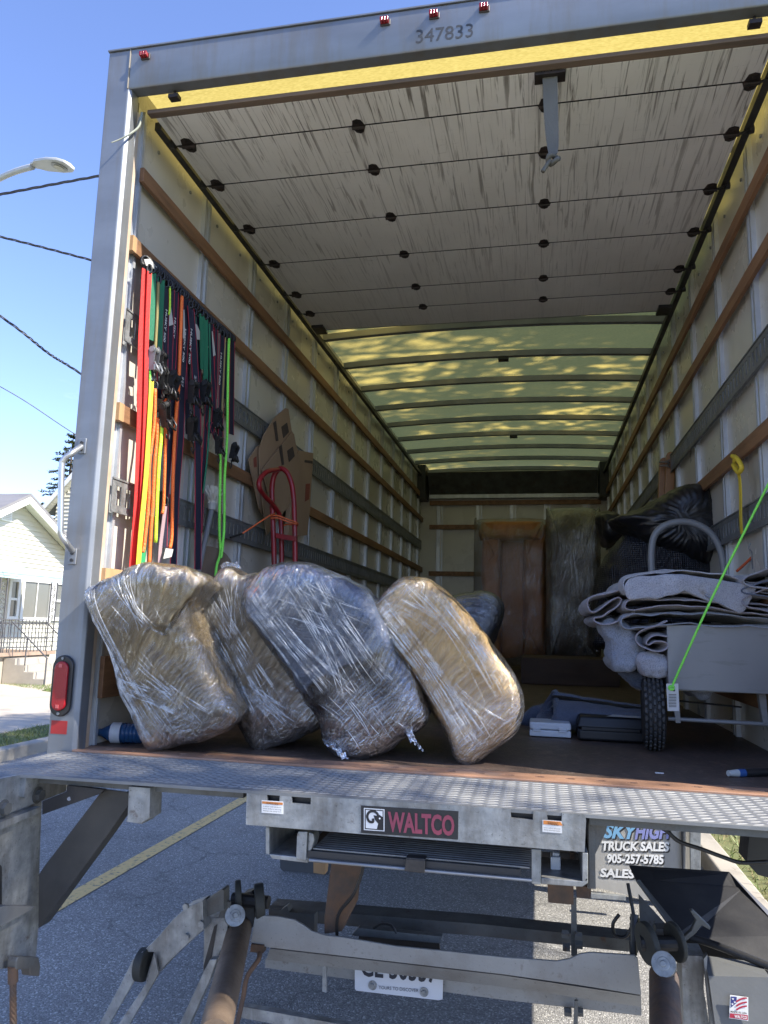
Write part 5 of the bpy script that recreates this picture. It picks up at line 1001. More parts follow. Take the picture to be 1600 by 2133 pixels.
# ---- furniture at the far end
TAN = clothmat('tan_leather', (.46, .19, .05), (.30, .12, .03), .5, .5)
def rrect(x0, x1, y0, y1, r=18): return [(x0, y0 + r), (x0 + r * .3, y0 + r * .3), (x0 + r, y0), (x1 - r, y0), (x1 - r * .3, y0 + r * .3), (x1, y0 + r), (x1, y1 - r), (x1 - r * .3, y1 - r * .3), (x1 - r, y1), (x0 + r, y1), (x0 + r * .3, y1 - r * .3), (x0, y1 - r)]
rt = root('wrapped_sofa', (.05, 6.1, 0), 'tan leather sofa standing on end in clear film by the front wall', 'sofa')
yS = 6.0
for nm, q, df, yy in (('seat_back', rrect(1035, 1095, 1125, 1370), .05, yS + .12), ('arm', rrect(1005, 1045, 1100, 1378, 14), .16, yS), ('arm', rrect(1090, 1138, 1105, 1378, 14), .16, yS), ('top_roll', rrect(998, 1136, 1088, 1128, 14), .18, yS - .02)):
    puff(q, yy, df, .3, N=90, K=26, e=.5, amp=.012, fr=5, seed=6)[0].build(nm, TAN, rt, smooth=180)
puff(rrect(990, 1142, 1083, 1384, 16), yS, .22, .34, N=110, K=30, e=.4, amp=.012, fr=4, seed=8)[1].build('stretch_film', filmmat('film_f', .1, .97, 9, .9, .35, 0.04, .1, .7), rt, smooth=180)
TAUPE = clothmat('brown_grey_upholstery', (.13, .095, .065), (.08, .06, .045))
bundle('wrapped_sofa', rrect(1138, 1250, 1058, 1388, 22), 5.6, .25, .5, TAUPE, filmmat('film_g', .08, .94, 14, 1.1, .75, .12, .08, .8), 'tall dark brown sofa on end in heavily streaked film beside the tan one', 9, e=.45, amp=.02, fr=3, group=None)['category'] = 'sofa'
x0 = P(1085, 1400, 4.2).x
BOARD = mat('dark_plywood', (.075, .045, .028), (.05, .03, .02), 3, (1, 4, 4), rough=.7)
MB().box((x0, 4.2, .002), (1.0, 5.0, .22)).build('plywood_crate', BOARD, None, bevel=.004, label='low dark plywood crate on the floor below the wrapped sofas', cat='crate')
MB().box((-1.15, 1.3, .004), (-.62, 2.0, .30)).build('wooden_chest', BOARD, None, bevel=.004, label='dark wooden chest on the floor in shadow behind the leftmost bundle', cat='chest') if False else None
# ---- black bags
BAGM = mat('black_bag_plastic', (.009, .009, .010), (.012, .012, .014), 5, rough=.40, rvar=.08, bump=.0, spec=.6)
kk = P(1452, 1092, 1.72)
a, _ = puff([(1268, 1090), (1290, 1078), (1340, 1055), (1385, 1030), (1410, 1016), (1445, 1010), (1475, 1020), (1488, 1048), (1500, 1080), (1505, 1120), (1495, 1160), (1460, 1180), (1400, 1170), (1330, 1130)], 1.95, .26, .3, N=260, K=60, e=.75, amp=.02, fr=6, seed=12, pleat=(kk.x, kk.z, 34, .0075))
a.build('garbage_bag', BAGM, None, smooth=180, label='black garbage bag with gathered pleats on top of the pile', cat='bag')
def bubblemat():
    m, n, l, b = newmat('black_mesh_bag'); b.inputs['Base Color'].default_value = (.012, .013, .018, 1); b.inputs['Roughness'].default_value = .33
    vo = n.new('ShaderNodeTexVoronoi'); vo.inputs['Scale'].default_value = 90; vo.inputs['Randomness'].default_value = .1; l.new(mapped(n, l), vo.inputs[0])
    mm = n.new('ShaderNodeMath'); mm.operation = 'MULTIPLY_ADD'; mm.inputs[1].default_value = 1.2; l.new(noise_n(n, l, mapped(n, l), 7, 5, .6, 1.5), mm.inputs[0]); l.new(vo.outputs[0], mm.inputs[2])
    bn = n.new('ShaderNodeBump'); bn.inputs['Strength'].default_value = .7; bn.inputs['Distance'].default_value = .012; l.new(mm.outputs[0], bn.inputs['Height']); l.new(bn.outputs[0], b.inputs['Normal']); return m
a, _ = puff([(1290, 1125), (1330, 1095), (1400, 1090), (1470, 1110), (1508, 1150), (1512, 1210), (1500, 1300), (1440, 1420), (1330, 1400), (1262, 1350), (1228, 1350), (1236, 1280), (1245, 1210), (1262, 1160)], 2.1, .32, .4, N=180, K=50, e=.7, amp=.035, fr=4, ridge=.012, seed=15)
a.build('mesh_textured_bag', bubblemat(), None, smooth=180, label='big black textured plastic sack under the garbage bag behind the cart', cat='bag')
a, _ = puff([(1245, 1080), (1262, 1070), (1290, 1078), (1310, 1100), (1290, 1130), (1262, 1135), (1250, 1110)], 3.2, .2, .4, N=90, K=26, amp=.03, fr=6, seed=21)
a.build('garbage_bag', BAGM, None, smooth=180, label='small dark bag end in the far right corner beside the streaked sofa', cat='bag')
# wooden furniture legs leaning on the right wall
WD = mat('varnished_wood', (.30, .15, .06), (.22, .105, .04), 3, (6, 6, 1), rough=.35)
rt = root('wooden_side_rails', (1.1, 2.6, .9), 'two round topped varnished wooden rails leaning on the right wall behind the bag', 'furniture')
for q, x_, yy in (((1392, 1035), (1398, 940), 2.7), ((1379, 1035), (1384, 952), 2.75)):
    a_, b_ = P(q[0], q[1] + 60, yy), P(x_[0], x_[1], yy)
    wd = .03; b = MB(); b.prism([a_ + Vector((-wd, 0, 0)), a_ + Vector((wd, 0, 0)), b_ + Vector((wd, 0, -.03)), b_ + Vector((wd * .7, 0, -.008)), b_, b_ + Vector((-wd * .7, 0, -.008)), b_ + Vector((-wd, 0, -.03))], (0, .05, 0)).build('rail', WD, rt, bevel=.008)
MB().tube([P(1384, 958, 2.68) + Vector((math.cos(t) * .03, math.sin(t) * .03, -t * .004)) for t in [k * .5 for k in range(26)]], .006, 5).build('twine', mat('grey_twine', (.2, .18, .16), rough=.9), rt)
# ---- cart
ct = root('garden_cart', (1.1, .95, 0), 'grey steel garden cart with rounded push handle loaded with blankets', 'cart')
yc_ = .70
MB().prism([P(1389, 1302, yc_), P(1640, 1302, yc_), P(1640, 1448, yc_), P(1393, 1436, yc_)], (0, .012, 0)).build('front_panel', CARTG, ct, bevel=.003)
pA, pB = P(1391, 1436, yc_), P(1389, 1302, yc_)
MB().box((pA.x + .004, yc_ + .013, pA.z + .01), (pA.x + .016, yc_ + .62, pB.z - .02)).build('side_panel', CARTG, ct, bevel=.003)
MB().box((pA.x, yc_ + .013, pA.z - .004), (1.20, yc_ + .62, pA.z + .009)).build('cart_floor', CARTG, ct)
yh = 1.42
hh_ = catm([P(1359, 1330, yh), P(1358, 1200, yh), P(1357, 1150, yh), P(1364, 1115, yh), P(1385, 1095, yh), P(1415, 1087, yh), P(1448, 1091, yh), P(1480, 1110, yh), P(1499, 1140, yh), P(1507, 1175, yh), P(1511, 1230, yh), P(1514, 1330, yh)], 8)
MB().tube(hh_, .0165, 14).build('push_handle', CARTG, ct, smooth=180)
MB().cyl(P(1392, 1497, .76), P(1640, 1511, .76), .0075, 10).build('axle_bar', CARTG, ct)
for a, b_ in ((1404, 1440), (1586, 1448)): MB().pp([(a - 6, b_ - 4), (a + 10, b_ - 3), (a + 14, 1506), (a + 4, 1506)], .75, .03).build('cart_leg', CARTG, ct)
MB().cyl(P(1395, 1458, .95), P(1545, 1473, .95), .004, 6).build('brake_rod', DARK, ct)
wc = P(1361, 1497, .80)
R_ = .143; M = Matrix.Translation(wc) @ Matrix.Rotation(math.pi / 2 - .10, 4, 'Y')
wc.z = R_ + .002; M = Matrix.Translation(wc) @ Matrix.Rotation(math.radians(-5), 4, 'Z') @ Matrix.Rotation(math.pi / 2, 4, 'Y')
b = MB(); b.lathe([(.07, -.030)] + [(R_ - .036 + .032 * math.sin(t), -.042 * math.cos(t)) for t in [math.pi * (k / 12) for k in range(13)]] + [(.07, .030)], M, 48)
tw = b.build('wheel', RUBBER, ct, smooth=60)
b = MB()
for k in range(30):
    for j, (u, rr) in enumerate(((-.030, .1325), (-.0155, .140), (0, .1415), (.0155, .140), (.030, .1325))):
        t = 2 * math.pi * (k + (.5 if j % 2 else 0)) / 30; c = Vector((rr * math.cos(t), rr * math.sin(t), u)); T = Vector((-math.sin(t), math.cos(t), 0)); N = Vector((math.cos(t), math.sin(t), 0)); Z_ = Vector((0, 0, 1)); s_ = .0110; w_ = .0062
        vs = [c + T * s_ * a1 + Z_ * w_ * b1 + N * .0005 for a1, b1 in ((-1, -.6), (0, -1), (1, -.6), (1, .6), (0, 1), (-1, .6))]; vs2 = [c + (v - c) * .8 + N * .006 for v in vs]
        b.add([M @ v for v in vs + vs2], [(6, 7, 8, 9, 10, 11)] + [(i, (i + 1) % 6, 6 + (i + 1) % 6, 6 + i) for i in range(6)])
b.build('tread_block', mat('tread_rubber', (.035, .036, .036), (.05, .05, .05), 9, rough=.65), tw, kind='stuff')
MB().lathe([(0, -.03), (.03, -.032), (.034, -.02), (.06, -.02), (.072, -.031), (.072, .031), (.0, .03)], M, 28).build('rim', CARTG, tw, smooth=40)
# ---- felt blankets
F1 = feltmat('grey_felt', (.36, .365, .40), (.52, .52, .55)); F2 = feltmat('lilac_grey_felt', (.32, .295, .325), (.46, .43, .46)); F3 = feltmat('dark_blue_felt', (.10, .12, .165), (.19, .215, .27)); F4 = feltmat('blue_grey_felt', (.26, .285, .335), (.42, .45, .50))
def blanket(pix, y0, y1, th, m, lab, seed, grp='moving blankets', wob=.019):
    """folded felt seen edge-on: its section (pixel polyline at depth y0) swept into the truck"""
    pth = catm([P(a, b_, y0) for a, b_ in pix], 7); n_ = len(pth); ny = 14; b = MB(); vs = []; fs = []
    sv = Vector((seed * 2.3, seed, 0))
    for j in range(ny + 1):
        y = (y1 - y0) * j / ny
        for side in (-1, 1):
            for i, p in enumerate(pth):
                d_ = (pth[min(i + 1, n_ - 1)] - pth[max(i - 1, 0)]).normalized(); nn = Vector((-d_.z, 0, d_.x)); q = p + Vector((0, y, 0))
                e_ = .018 * noise.noise(q * 9 + sv) if j == 0 else 0
                k_ = .5 if j in (0, ny) else 1
                vs.append(q + nn * (th / 2 * side * k_ + wob * noise.noise(q * 7 + sv) + wob * .4 * noise.noise(q * 19 + sv)) + Vector((0, e_, 0)))
    W_ = 2 * n_
    for j in range(ny):
        for i in range(n_ - 1):
            a = j * W_ + i; fs += [(a, a + 1, a + 1 + W_, a + W_), (a + n_, a + n_ + W_, a + n_ + 1 + W_, a + n_ + 1)]
        fs += [(j * W_, (j + 1) * W_, (j + 1) * W_ + n_, j * W_ + n_), (j * W_ + n_ - 1, j * W_ + W_ - 1, (j + 1) * W_ + W_ - 1, (j + 1) * W_ + n_ - 1)]
    for j in (0, ny):
        for i in range(n_ - 1): a = j * W_ + i; fs.append((a, a + n_, a + n_ + 1, a + 1))
    b.add(vs, fs); return b.build('moving_blanket', m, None, smooth=70, label=lab, cat='blanket', group=grp)
blanket([(1640, 1200), (1560, 1212), (1480, 1198), (1400, 1190), (1340, 1196), (1308, 1206), (1300, 1222), (1310, 1236), (1360, 1232), (1430, 1228), (1500, 1232), (1640, 1240)], .66, 1.45, .0075, F1, 'pale grey felt blanket lying topmost on the cart stack', 1)
blanket([(1640, 1262), (1500, 1250), (1400, 1246), (1320, 1250), (1302, 1258), (1312, 1270), (1400, 1266), (1500, 1272), (1640, 1284)], .67, 1.4, .0075, F2, 'lilac grey felt blanket folded just under the topmost one', 2)
blanket([(1640, 1298), (1480, 1282), (1380, 1280), (1308, 1284), (1296, 1296), (1312, 1308), (1380, 1300), (1440, 1298), (1640, 1306)], .685, 1.4, .0075, F4, 'blue grey felt blanket pinched between the stack and the cart panel', 3)
blanket([(1300, 1225), (1268, 1232), (1236, 1244), (1226, 1256), (1236, 1272), (1262, 1262), (1292, 1248), (1262, 1282), (1240, 1290), (1262, 1300), (1300, 1284), (1320, 1270)], .72, 1.35, .0075, F2, 'lilac felt blanket with loose corners spilling off the left of the stack', 4)
blanket([(1392, 1300), (1360, 1306), (1330, 1316), (1322, 1334), (1340, 1352), (1372, 1358), (1388, 1344), (1366, 1334), (1350, 1340), (1362, 1326), (1390, 1322)], .69, 1.2, .0075, F2, 'curled lilac felt blanket rolled against the left edge of the cart panel', 5)
def flap(pix, yc, m, lab, seed, df=.03, db=.25, e=.6, amp=.02, fr=9):
    a, _ = puff(pix, yc, df, db, N=130, K=34, e=e, amp=amp, fr=fr, ridge=.004, seed=seed); return a.build('moving_blanket', m, None, smooth=180, label=lab, cat='blanket', group='moving blankets')
flap([(1306, 1206), (1360, 1196), (1450, 1200), (1540, 1212), (1574, 1218), (1566, 1250), (1545, 1278), (1528, 1272), (1510, 1262), (1470, 1252), (1440, 1240), (1412, 1228), (1392, 1236), (1368, 1247), (1335, 1248), (1308, 1246)], .66, F1, 'pale grey felt flap draped over the front edge of the stack', 11, df=.012, db=.03, amp=.01, fr=7)
flap([(1252, 1290), (1275, 1282), (1310, 1296), (1330, 1330), (1338, 1370), (1325, 1400), (1285, 1402), (1266, 1380), (1266, 1340), (1250, 1310)], .80, F4, 'blue grey felt bundle bulging left of the cart below the stack', 12, df=.06)
flap([(1338, 1362), (1390, 1358), (1394, 1400), (1388, 1412), (1345, 1406), (1334, 1385)], .74, F1, 'short grey felt roll end tucked low against the cart panel', 13, df=.03)
flap([(1290, 1400), (1335, 1398), (1390, 1410), (1370, 1440), (1330, 1436), (1310, 1424)], .88, F3, 'dark felt blanket hanging just above the cart wheel', 14, df=.03)
flap([(1440, 1440), (1490, 1438), (1478, 1449), (1458, 1452)], .85, F4, 'felt corner sagging beneath the cart panel', 15, df=.02)
for k, (y_, lab) in enumerate(((1226, 'folded felt blanket second layer at the right edge of the stack'), (1246, 'folded dark felt blanket third layer at the right edge of the stack'), (1268, 'folded felt blanket bottom layer at the right edge of the stack'))):
    blanket([(1660, y_ - 34), (1600, y_ - 36), (1552, y_ - 22), (1546, y_ - 12), (1570, y_ - 4), (1660, y_ + 4)], .64 + .005 * k, 1.3, .0095, (F1, F3, F2)[k], lab, 20 + k)
# rolled blanket on the floor
b = MB(); vs = []; fs = []; n_ = 70; ns = 16
A0 = P(1140, 1466, 1.20); A1 = P(1345, 1478, 1.05)
for j in range(ns + 1):
    c = A0.lerp(A1, j / ns); sc = 1 - .42 * j / ns
    for i in range(n_):
        t = i / (n_ - 1) * 4.6 * math.pi; rr = (.022 + .0052 * t) * sc * 1.05
        vs.append(c + Vector((-.05 * math.cos(t + 1) if j == 0 else .012 * noise.noise(Vector((j, t, 0))), rr * 1.55 * math.cos(t), rr * .95 * math.sin(t) + .008 * noise.noise(Vector((j * .4, t * .7, 2))))))
for j in range(ns):
    for i in range(n_ - 1): a = j * n_ + i; fs.append((a, a + 1, a + 1 + n_, a + n_))
b.add(vs, fs); o = b.build('moving_blanket', F3, None, smooth=180, label='dark blue felt blanket rolled up on the floor beside the cart wheel', cat='blanket', group='moving blankets')
so_ = o.modifiers.new('thickness', 'SOLIDIFY'); so_.thickness = .007
o.location.z = .004
flap([(1085, 1500), (1120, 1470), (1160, 1480), (1250, 1475), (1335, 1490), (1335, 1520), (1200, 1515), (1110, 1520)], 1.38, F3, 'flattened dark felt blanket under the rolled one', 25, df=.06, amp=.015)
# ---- cases on the floor
cs = root('white_case', (.38, 1.0, 0), 'small white plastic case with two latches on the truck floor', 'case')
WC = mat('white_case_plastic', (.58, .61, .64), (.52, .55, .58), 3, rough=.4)
x0_, x1_ = P(1103, 1522, .98).x, P(1190, 1528, .98).x
MB().box((x0_, .98, .003), (x1_, 1.13, .030)).build('case_base', WC, cs, bevel=.005); MB().box((x0_, .98, .0315), (x1_, 1.13, .062)).build('case_lid', WC, cs, bevel=.007)
for f_ in (.17, .80):
    xx = x0_ + (x1_ - x0_) * f_; MB().box((xx - .017, .975, .024), (xx + .017, .98, .046)).box((xx - .020, .973, .033), (xx + .020, .977, .037)).each('latch', WC, cs, bevel=.002)
x0_, x1_ = P(1201, 1535, .93).x, P(1345, 1545, .93).x
bc = root('black_case', ((x0_ + x1_) / 2, 1.0, 0), 'long black plastic case lying against the cart wheel', 'case')
CB = mat('black_case_plastic', (.009, .009, .010), (.012, .012, .013), 4, rough=.5)
MB().box((x0_ + .006, .93, .003), (x1_, 1.13, .05)).build('case_base', CB, bc, bevel=.012); MB().prism([(x0_, .93, .053), (x0_, 1.13, .053), (x0_ + .015, 1.12, .10), (x0_ + .015, .945, .10)], (x1_ - x0_, 0, 0)).build('case_lid', CB, bc, bevel=.01)
MB().box((x0_ + .02, .925, .045), (x1_ - .02, .93, .058)).build('case_rim', CB, bc, bevel=.002)
MB().add([(.62, .95, .1025), (.80, .93, .1025), (.80, 1.02, .104), (.66, 1.04, .1035)], [(0, 1, 2, 3)]).build('paper_sheet', WHITE, None, label='white paper sheet on top of the black case', cat='paper')
# tool at the right edge, paper scrap
kn = root('tool_handle', (.98, .22, 0), 'dark tool handle with blue collar and pale tip on the floor', 'tool')
t0_, t1_ = PZ(1517, 1611, .012), PZ(1640, 1607, .012); dd = (t1_ - t0_)
MB().cyl(t0_, t0_.lerp(t1_, .16), .009, 14, .012).build('tip', mat('pale_tip', (.45, .47, .45), rough=.3), kn, smooth=60)
MB().cyl(t0_.lerp(t1_, .16), t0_.lerp(t1_, .27), .0125, 14).build('collar', mat('blue_collar', (.03, .10, .30), rough=.4), kn, smooth=60)
MB().tube([t0_.lerp(t1_, .27), t0_.lerp(t1_, .4), t0_.lerp(t1_, .7), t1_], .0135, 12).build('grip', BLACK, kn, smooth=60)
sc_ = PZ(1373, 1610, .001); MB().box((sc_.x - .012, sc_.y - .006, .0002), (sc_.x + .014, sc_.y + .005, .002)).build('paper_scrap', WHITE, None, label='tiny pale scrap lying on the dark floor', cat='scrap')
# ---- bright green rope with paper tag, orange rope, yellow strap
def ropemat(name, c, fleck=None):
    m, n, l, b = newmat(name); v = mapped(n, l)
    w_ = n.new('ShaderNodeTexVoronoi'); w_.inputs['Scale'].default_value = 160; l.new(v, w_.inputs[0])
    l.new(rampn(n, l, w_.outputs[0], [(.05, fleck or tuple(x * .5 for x in c)), (.3, c), (1, tuple(min(1, x * 1.1) for x in c))]), b.inputs['Base Color']); b.inputs['Roughness'].default_value = .55
    bn = n.new('ShaderNodeBump'); bn.inputs['Strength'].default_value = .8; bn.inputs['Distance'].default_value = .002; l.new(w_.outputs[0], bn.inputs['Height']); l.new(bn.outputs[0], b.inputs['Normal']); return m
LIME = ropemat('lime_rope', (.25, .85, .10), (.15, .5, .06)); LIME2 = ropemat('lime_yellow_rope', (.50, .82, .05)); ORR = ropemat('orange_rope', (.85, .17, .03)); YEL = webmat('yellow_webbing', (.75, .55, .04)); YELR = webmat('bright_yellow_webbing', (.86, .66, .05))
def cordtube(pix, y0, y1, r, m, nm, lab, cat='rope', n=8, grp=None):
    pts = catm([P(a, b_, y0 + (y1 - y0) * i / (len(pix) - 1)) for i, (a, b_) in enumerate(pix)], 10)
    return MB().tube(pts, r, n).build(nm, m, None, smooth=180, label=lab, cat=cat, group=grp)
cordtube([(1397, 1437), (1440, 1340), (1490, 1232), (1545, 1120), (1600, 1010), (1680, 850)], .66, .50, .0045, LIME, 'green_rope', 'taut fluorescent green rope running up right across the cart')
cordtube([(1535, 1190), (1565, 1162), (1600, 1122), (1680, 1035)], 1.1, .9, .0055, ropemat('red_orange_rope', (.55, .10, .03)), 'orange_rope', 'taut red orange rope at the right edge above the blankets')
tg_ = root('paper_tag', (.85, .65, .4), 'white printed paper tag hanging from the green rope knot', 'tag')
MB().pp([(1388, 1424), (1413, 1424), (1415, 1481), (1391, 1481)], .655, .001).build('card', mat('tag_paper', (.66, .66, .64), rough=.6), tg_)
for k in range(9): MB().pp([(1393, 1446 + k * 3.2), (1409, 1446 + k * 3.2), (1409, 1447.2 + k * 3.2), (1393, 1447.2 + k * 3.2)], .654, .0005).build('print_line', LETTER_B, tg_)
MB().cyl(P(1404, 1438, .654), P(1404, 1438, .6545), .004, 14).build('print_mark', LETTER_B, tg_); MB().tube([P(1399, 1433, .652) + Vector((math.cos(t) * .009, 0, math.sin(t) * .007)) for t in [k * .6 for k in range(11)]], .0042, 6).build('rope_knot', LIME, tg_, smooth=180)
ys = root('yellow_strap', (1.17, 1.0, .9), 'yellow strap knotted over the right wall slat and hooked to the track', 'strap')
sy = [PXW(1530, 948, 1.165), PXW(1529, 962, 1.16), PXW(1536, 978, 1.155), PXW(1541, 1000, 1.16), PXW(1543, 1040, 1.165), PXW(1543, 1075, 1.165), PXW(1545, 1112, 1.17)]
MB().ribbon(catm(sy, 6), (0, .034, 0), .0018).build('webbing', YEL, ys)
MB().tube(catm([PXW(1526, 950, 1.15), PXW(1536, 956, 1.145), PXW(1545, 974, 1.15), PXW(1538, 984, 1.15), PXW(1528, 968, 1.15)], 5), .010, 8).build('knot', YEL, ys, smooth=180)
MB().pp([(1540, 1076), (1548, 1077), (1548, 1096), (1541, 1096)], 1.06, .012).build('buckle', BLACK, ys)
MB().tube([PXW(1563, 1132, 1.19), PXW(1560, 1142, 1.18), PXW(1566, 1150, 1.18), PXW(1568, 1185, 1.19)], .003, 6).build('snap_hook', STEEL, None, label='small snap hook with black cord below the right track', cat='hook')
# ---- water bottle
wb = root('water_bottle', (-1.0, .2, 0), 'clear blue plastic water bottle lying on its side at the left', 'bottle')
def waterplastic():
    m, n, l, b = newmat('blue_tinted_water_bottle'); b.inputs['Base Color'].default_value = (.03, .10, .24, 1); b.inputs['Roughness'].default_value = .08; b.inputs['Transmission Weight'].default_value = .35; b.inputs['IOR'].default_value = 1.33; b.inputs['Specular IOR Level'].default_value = .8; return m
ba, bb_ = P(196, 1529, .20), P(302, 1530, .24); ba.z = bb_.z = .037; dx_ = (bb_ - ba); Lb = dx_.length
Mb = Matrix.Translation(ba) @ dx_.to_track_quat('Z', 'Y').to_matrix().to_4x4()
prof = [(0, .012), (.013, .012), (.014, .028), (.024, .045), (.034, .065), (.035, .078)]
z = .078
while z < Lb - .02: prof += [(.035, z), (.0365, z + .005), (.035, z + .010), (.0335, z + .0125)]; z += .0145
prof += [(.035, Lb - .01), (.030, Lb), (0, Lb - .004)]
MB().lathe(prof, Mb, 28).build('bottle_body', waterplastic(), wb, smooth=50)
MB().lathe([(0, 0), (.0135, 0), (.0145, .004), (.0145, .016), (.0, .016)], Mb, 20).build('cap', mat('bottle_cap', (.12, .14, .16), rough=.4), wb, smooth=40)
MB().lathe([(.0368, .066), (.0372, .07), (.0372, .098), (.0368, .102)], Mb, 28).build('label_band', mat('bottle_label', (.6, .62, .62), (.5, .52, .55), 40, rough=.4), wb, smooth=60)
# ---- hand truck, bungee, cardboard, broom on the left wall
ht = root('hand_truck', (-.98, 1.9, 0), 'red tubular hand truck with looped handle standing by the left wall', 'hand truck')
yh1 = 1.52
def Q(a, b_, y=yh1): return P(a, b_, y)
MB().tube(catm([Q(572, 1400), Q(571, 1170), Q(567, 1050), Q(567, 1010), Q(573, 987), Q(585, 976), Q(598, 984), Q(607, 1005), Q(611, 1030), Q(613, 1060), Q(615, 1170), Q(617, 1400)], 6), .0145, 12).build('main_frame', REDP, ht, smooth=180)
MB().tube(catm([Q(580, 978, 1.50), Q(556, 983, 1.36), Q(541, 1000, 1.30), Q(541, 1018, 1.30), Q(553, 1035, 1.38), Q(566, 1048, 1.46), Q(578, 1064, 1.54), Q(584, 1080, 1.57), Q(586, 1110, 1.57), Q(587, 1180, 1.57), Q(588, 1400, 1.57)], 6), .0135, 12).build('handle_loop', REDP, ht, smooth=180)
MB().pp([(574, 1110), (617, 1117), (617, 1128), (575, 1121)], yh1 - .02, .012).build('cross_plate', REDP, ht, bevel=.002); MB().pp([(572, 1230), (618, 1236), (618, 1246), (573, 1241)], yh1 - .02, .012).build('cross_plate', REDP, ht, bevel=.002)
MB().box((-1.0, 1.30, .012), (-.78, 1.52, .022)).build('toe_plate', REDP, ht); 
for x in (-1.04, -.76): tyre(x, 1.70, .12, .12, .05, ht, 'wheel')
bn_ = root('bungee_cord', (-1.0, 1.7, .95), 'orange bungee cord stretched around the red hand truck', 'cord')
OB = mat('orange_bungee', (.75, .16, .05), rough=.5)
MB().tube([Q(504, 1112, 1.2), Q(530, 1095, 1.32), Q(560, 1075, 1.46), Q(572, 1070, 1.495)], .0045, 6).build('cord', OB, bn_, smooth=180)
MB().tube(catm([Q(563, 1075, 1.495), Q(578, 1074, 1.49), Q(600, 1082, 1.495), Q(619, 1089, 1.495), Q(618, 1095, 1.56), Q(600, 1092, 1.58), Q(588, 1096, 1.58)], 5), .0045, 6).build('cord', OB, bn_, smooth=180)
MB().tube(catm([Q(563, 1080, 1.495), Q(578, 1079, 1.49), Q(600, 1087, 1.495), Q(618, 1092, 1.495)], 5), .0045, 6).build('cord', OB, bn_, smooth=180)
MB().tube([Q(504, 1112, 1.2), Q(492, 1116, 1.15), Q(480, 1120, 1.11)], .006, 6).build('cord_hook', BLACK, bn_)
def board(pix, x, th, lab, prints):
    rt_ = root('cardboard_box', tuple(PXW(*pix[0], x)), lab, 'cardboard box', 'flattened cardboard boxes')
    MB().prism([PXW(a, b_, x) for a, b_ in pix], (-th, 0, 0)).build('board', CARD, rt_); 
    for q, m_, nm in prints: MB().prism([PXW(a, b_, x + .0015) for a, b_ in q], (.0006, 0, 0)).build(nm, m_, rt_)
PRK = mat('dark_box_print', (.07, .05, .045), rough=.8); PRR = mat('red_box_print', (.28, .07, .04), rough=.8)
def clay(dx, dy): return [(569 + dx, 881 + dy), (575 + dx, 876 + dy), (580 + dx, 918 + dy), (575 + dx, 919 + dy)], [(586 + dx, 889 + dy), (598 + dx, 880 + dy), (602 + dx, 900 + dy), (590 + dx, 913 + dy)]
a1, a2 = clay(0, 0); b1, b2 = clay(12, 50)
board([(574, 868), (595, 850), (601, 852), (608, 898), (640, 1000), (556, 1115), (541, 1000), (540, 935), (550, 905)], -1.165, .004, 'upper tilted flattened cardboard box with dark printed square on the left wall', [(a1, PRK, 'side_print'), (a2, PRK, 'square_print')])
board([(518, 957), (535, 930), (548, 925), (590, 1000), (560, 1090), (540, 1060), (524, 985)], -1.18, .004, 'leftmost flattened cardboard box corner low behind the others', [([(528, 955), (534, 950), (535, 972), (529, 974)], PRR, 'side_print')])
board([(546, 978), (609, 899), (613, 905), (625, 975), (614, 1010), (600, 1060), (572, 1080)], -1.15, .004, 'front tilted flattened cardboard box with dark printed square above the hand truck', [(b1, PRK, 'side_print'), (b2, PRK, 'square_print')])
board([(622, 938), (653, 944), (646, 1060), (640, 1115), (600, 1120), (612, 1000)], -1.16, .03, 'upright narrow folded cardboard box with red print right of the hand truck', [([(637, 1008), (646, 1007), (644, 1040), (635, 1045)], PRR, 'side_print'), ([(635, 958), (651, 960), (651, 966), (634, 963)], PRK, 'band_print')])
br = root('broom', (-1.15, 1.05, .05), 'grey handled broom standing upside down among the hanging straps', 'broom')
q0, q1 = PXW(408, 1200, -1.16), PXW(441, 1062, -1.17); MB().cyl(PXW(398, 1260, -1.12), q1, .0125, 12).build('handle', mat('grey_handle', (.20, .205, .21), rough=.4), br, smooth=60)
q2 = PXW(445, 1025, -1.17); MB().cyl(q1, q1.lerp(q2, .35), .018, 12, .024).build('ferrule', mat('pale_ferrule', (.4, .4, .38), rough=.5), br)
b = MB(); r = random.Random(4)
for k in range(160):
    s0 = q1.lerp(q2, .33) + Vector((r.gauss(0, .006), r.gauss(0, .012), 0)); e1 = q2 + Vector((r.gauss(0, .012), r.gauss(0, .032), r.uniform(-.03, .03))); w_ = Vector((.0015, .0028, 0)); b.add([s0 - w_, s0 + w_, e1 + w_, e1 - w_], [(0, 1, 2, 3)])
b.build('bristles', mat('pale_bristle', (.62, .59, .52), rough=.8), br, kind='stuff')
MB().cyl(PXW(432, 1190, -1.205), PXW(432, 1190, -1.195), .12, 30).build('round_board', mat('brown_board', (.17, .12, .08), rough=.8), None, label='round brown board leaning low on the left wall', cat='board')
bm_ = MB(); c0, c1 = PXW(455, 1210, -1.19), PXW(464, 890, -1.19)
for k in range(16): bm_.cyl(c0.lerp(c1, k / 16), c0.lerp(c1, (k + .93) / 16), .0095, 8, .0088)
bm_.build('bamboo_pole', mat('tan_bamboo', (.28, .21, .12), (.20, .15, .09), 9, rough=.6), None, label='mottled tan bamboo pole upright behind the lime ropes', cat='pole')
